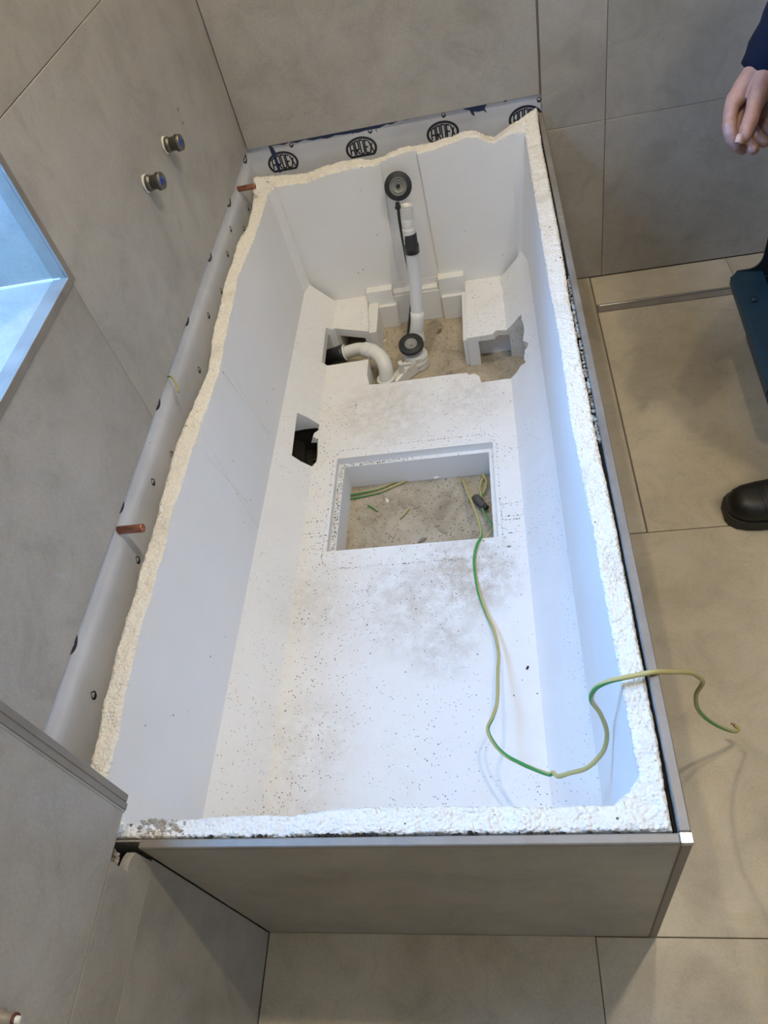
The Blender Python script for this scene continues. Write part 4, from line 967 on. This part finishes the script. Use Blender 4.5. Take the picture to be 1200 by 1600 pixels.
# sleeve end with a turned hem, open at the cuff
s_a = CF.lerp(EL, .55); n_ = 14; bm = bmesh.new(); pp = [s_a.lerp(CE, k / (n_ - 1)) for k in range(n_)]
rr2 = [.052 - .012 * (k / (n_ - 1)) + .0016 * math.sin(k * 1.9) for k in range(n_)]; rr2[-1] -= .001
pp += [CE + cdv * .001, CE - cdv * .006]; rr2 += [rr2[-1] - .003, rr2[-1] - .004]
tube(bm, pp, rr2, 28, cap=False); obj('sleeve', bm, NAVYCLOTH, per)
tr = bmesh.new(); capsule_chain(tr, [HipL, KnL, AnL + Vector((0, 0, .04))], [.112, .082, .070]); capsule_chain(tr, [HipR, KnR, AnR + Vector((0, 0, .04))], [.112, .082, .070]); capsule_chain(tr, [HipL, HipR], [.12, .12])
tm = fused(tr, .010, 3, .5); bm = bmesh.new(); bm.from_mesh(tm)
for f in bm.faces: f.smooth = True
obj('trousers', bm, TROUSER, per)
hb = bmesh.new(); capsule_chain(hb, [Vector((1.235, .90, 1.725)), Vector((1.26, .90, 1.68))], [.098, .088]); hm2 = fused(hb, .008, 2); bm = bmesh.new(); bm.from_mesh(hm2); obj('hair', bm, HAIR, per)
for s in (-1, 1):
    bm = bmesh.new(); bmesh.ops.create_icosphere(bm, subdivisions=2, radius=.011, matrix=Matrix.Translation((1.131, .90 + s * .032, 1.69))); obj('eye', bm, mat('eye_white', (.8, .78, .75), .3), per)
bm = bmesh.new(); tube(bm, [(1.112, .875, 1.607), (1.106, .90, 1.605), (1.112, .925, 1.607)], .005, 8); obj('lips', bm, mat('lips', (.45, .18, .16), .5), per)
# boots: lofted shoe pointing to -x
def boot(toe, yaw):
    M = Matrix.Translation((toe[0], toe[1], 0)) @ Matrix.Rotation(yaw, 4, 'Z')
    # (distance from toe, half width, height, centre offset)
    secs = [(.000, .014, .030, .0), (.006, .028, .044, .0), (.018, .0395, .056, .0), (.035, .0465, .063, .0), (.060, .0500, .066, .001), (.090, .0505, .072, .002), (.120, .0480, .088, .003), (.150, .0440, .112, .003), (.180, .0410, .150, .002), (.200, .0420, .185, .001), (.235, .0425, .190, 0), (.270, .0400, .188, 0), (.292, .030, .180, 0), (.302, .012, .14, 0)]
    bm = bmesh.new(); R_ = []
    for (d, hw, hh, c) in secs:
        row = []
        for k in range(17):
            a = PI * k / 16; ca = math.cos(a); sa = math.sin(a)
            row.append(bm.verts.new(M @ Vector((d, c + hw * math.copysign(abs(ca) ** .75, ca), .022 + (hh - .022) * sa ** (.72)))))
        R_.append(row)
    for A_, B_ in zip(R_, R_[1:]):
        for k in range(16): bm.faces.new((A_[k], A_[k + 1], B_[k + 1], B_[k])).smooth = True
        bm.faces.new((A_[16], A_[0], B_[0], B_[16]))
    bm.faces.new(R_[0]); bm.faces.new(R_[-1][::-1]); bmesh.ops.recalc_face_normals(bm, faces=bm.faces)
    b_ = obj('boot', bm, BOOT, per)
    bm = bmesh.new(); out = [(d - (.005 if d < .02 else -.003 if d > .29 else 0), hw + .0045, c) for d, hw, hh, c in secs]
    up_ = [(d, c + hw) for d, hw, c in out] + [(d, c - hw) for d, hw, c in out[::-1]]
    va = [bm.verts.new(M @ Vector((x, y, .001))) for x, y in up_]; vb2 = [bm.verts.new(M @ Vector((x, y, .020))) for x, y in up_]; vc2 = [bm.verts.new(M @ Vector((x + (.0025 if x < .1 else -.002), y * .965, .0245))) for x, y in up_]
    n2 = len(up_)
    for i in range(n2):
        j = (i + 1) % n2; bm.faces.new((va[i], va[j], vb2[j], vb2[i])); bm.faces.new((vb2[i], vb2[j], vc2[j], vc2[i]))
    bm.faces.new(va); bm.faces.new(vc2[::-1]); bmesh.ops.recalc_face_normals(bm, faces=bm.faces); obj('sole', bm, SOLE, b_)
    # toe cap seam and vamp seam
    for d0, hw, hh in ((.064, .0503, .0672), (.070, .0504, .0685)):
        bm = bmesh.new(); pts = []
        for k in range(2, 15):
            a = PI * k / 16; ca, sa = math.cos(a), math.sin(a); pts.append(M @ Vector((d0 + .008 * (1 - sa), .001 + (hw + .0003) * math.copysign(abs(ca) ** .75, ca), .022 + (hh - .022) * sa ** .72)))
        tube(bm, pts, .0009, 6); obj('seam', bm, BOOT, b_)
    for k in range(4):
        x = .125 + k * .016; z = .092 + k * .0165; bm = bmesh.new(); tube(bm, [M @ Vector((x, -.022, z - .008)), M @ Vector((x + .003, 0, z + .004)), M @ Vector((x, .022, z - .008))], .0022, 8); obj('lace', bm, TROUSER, b_)
boot((1.098, .838), 0.0); boot((1.33, .947), .0)
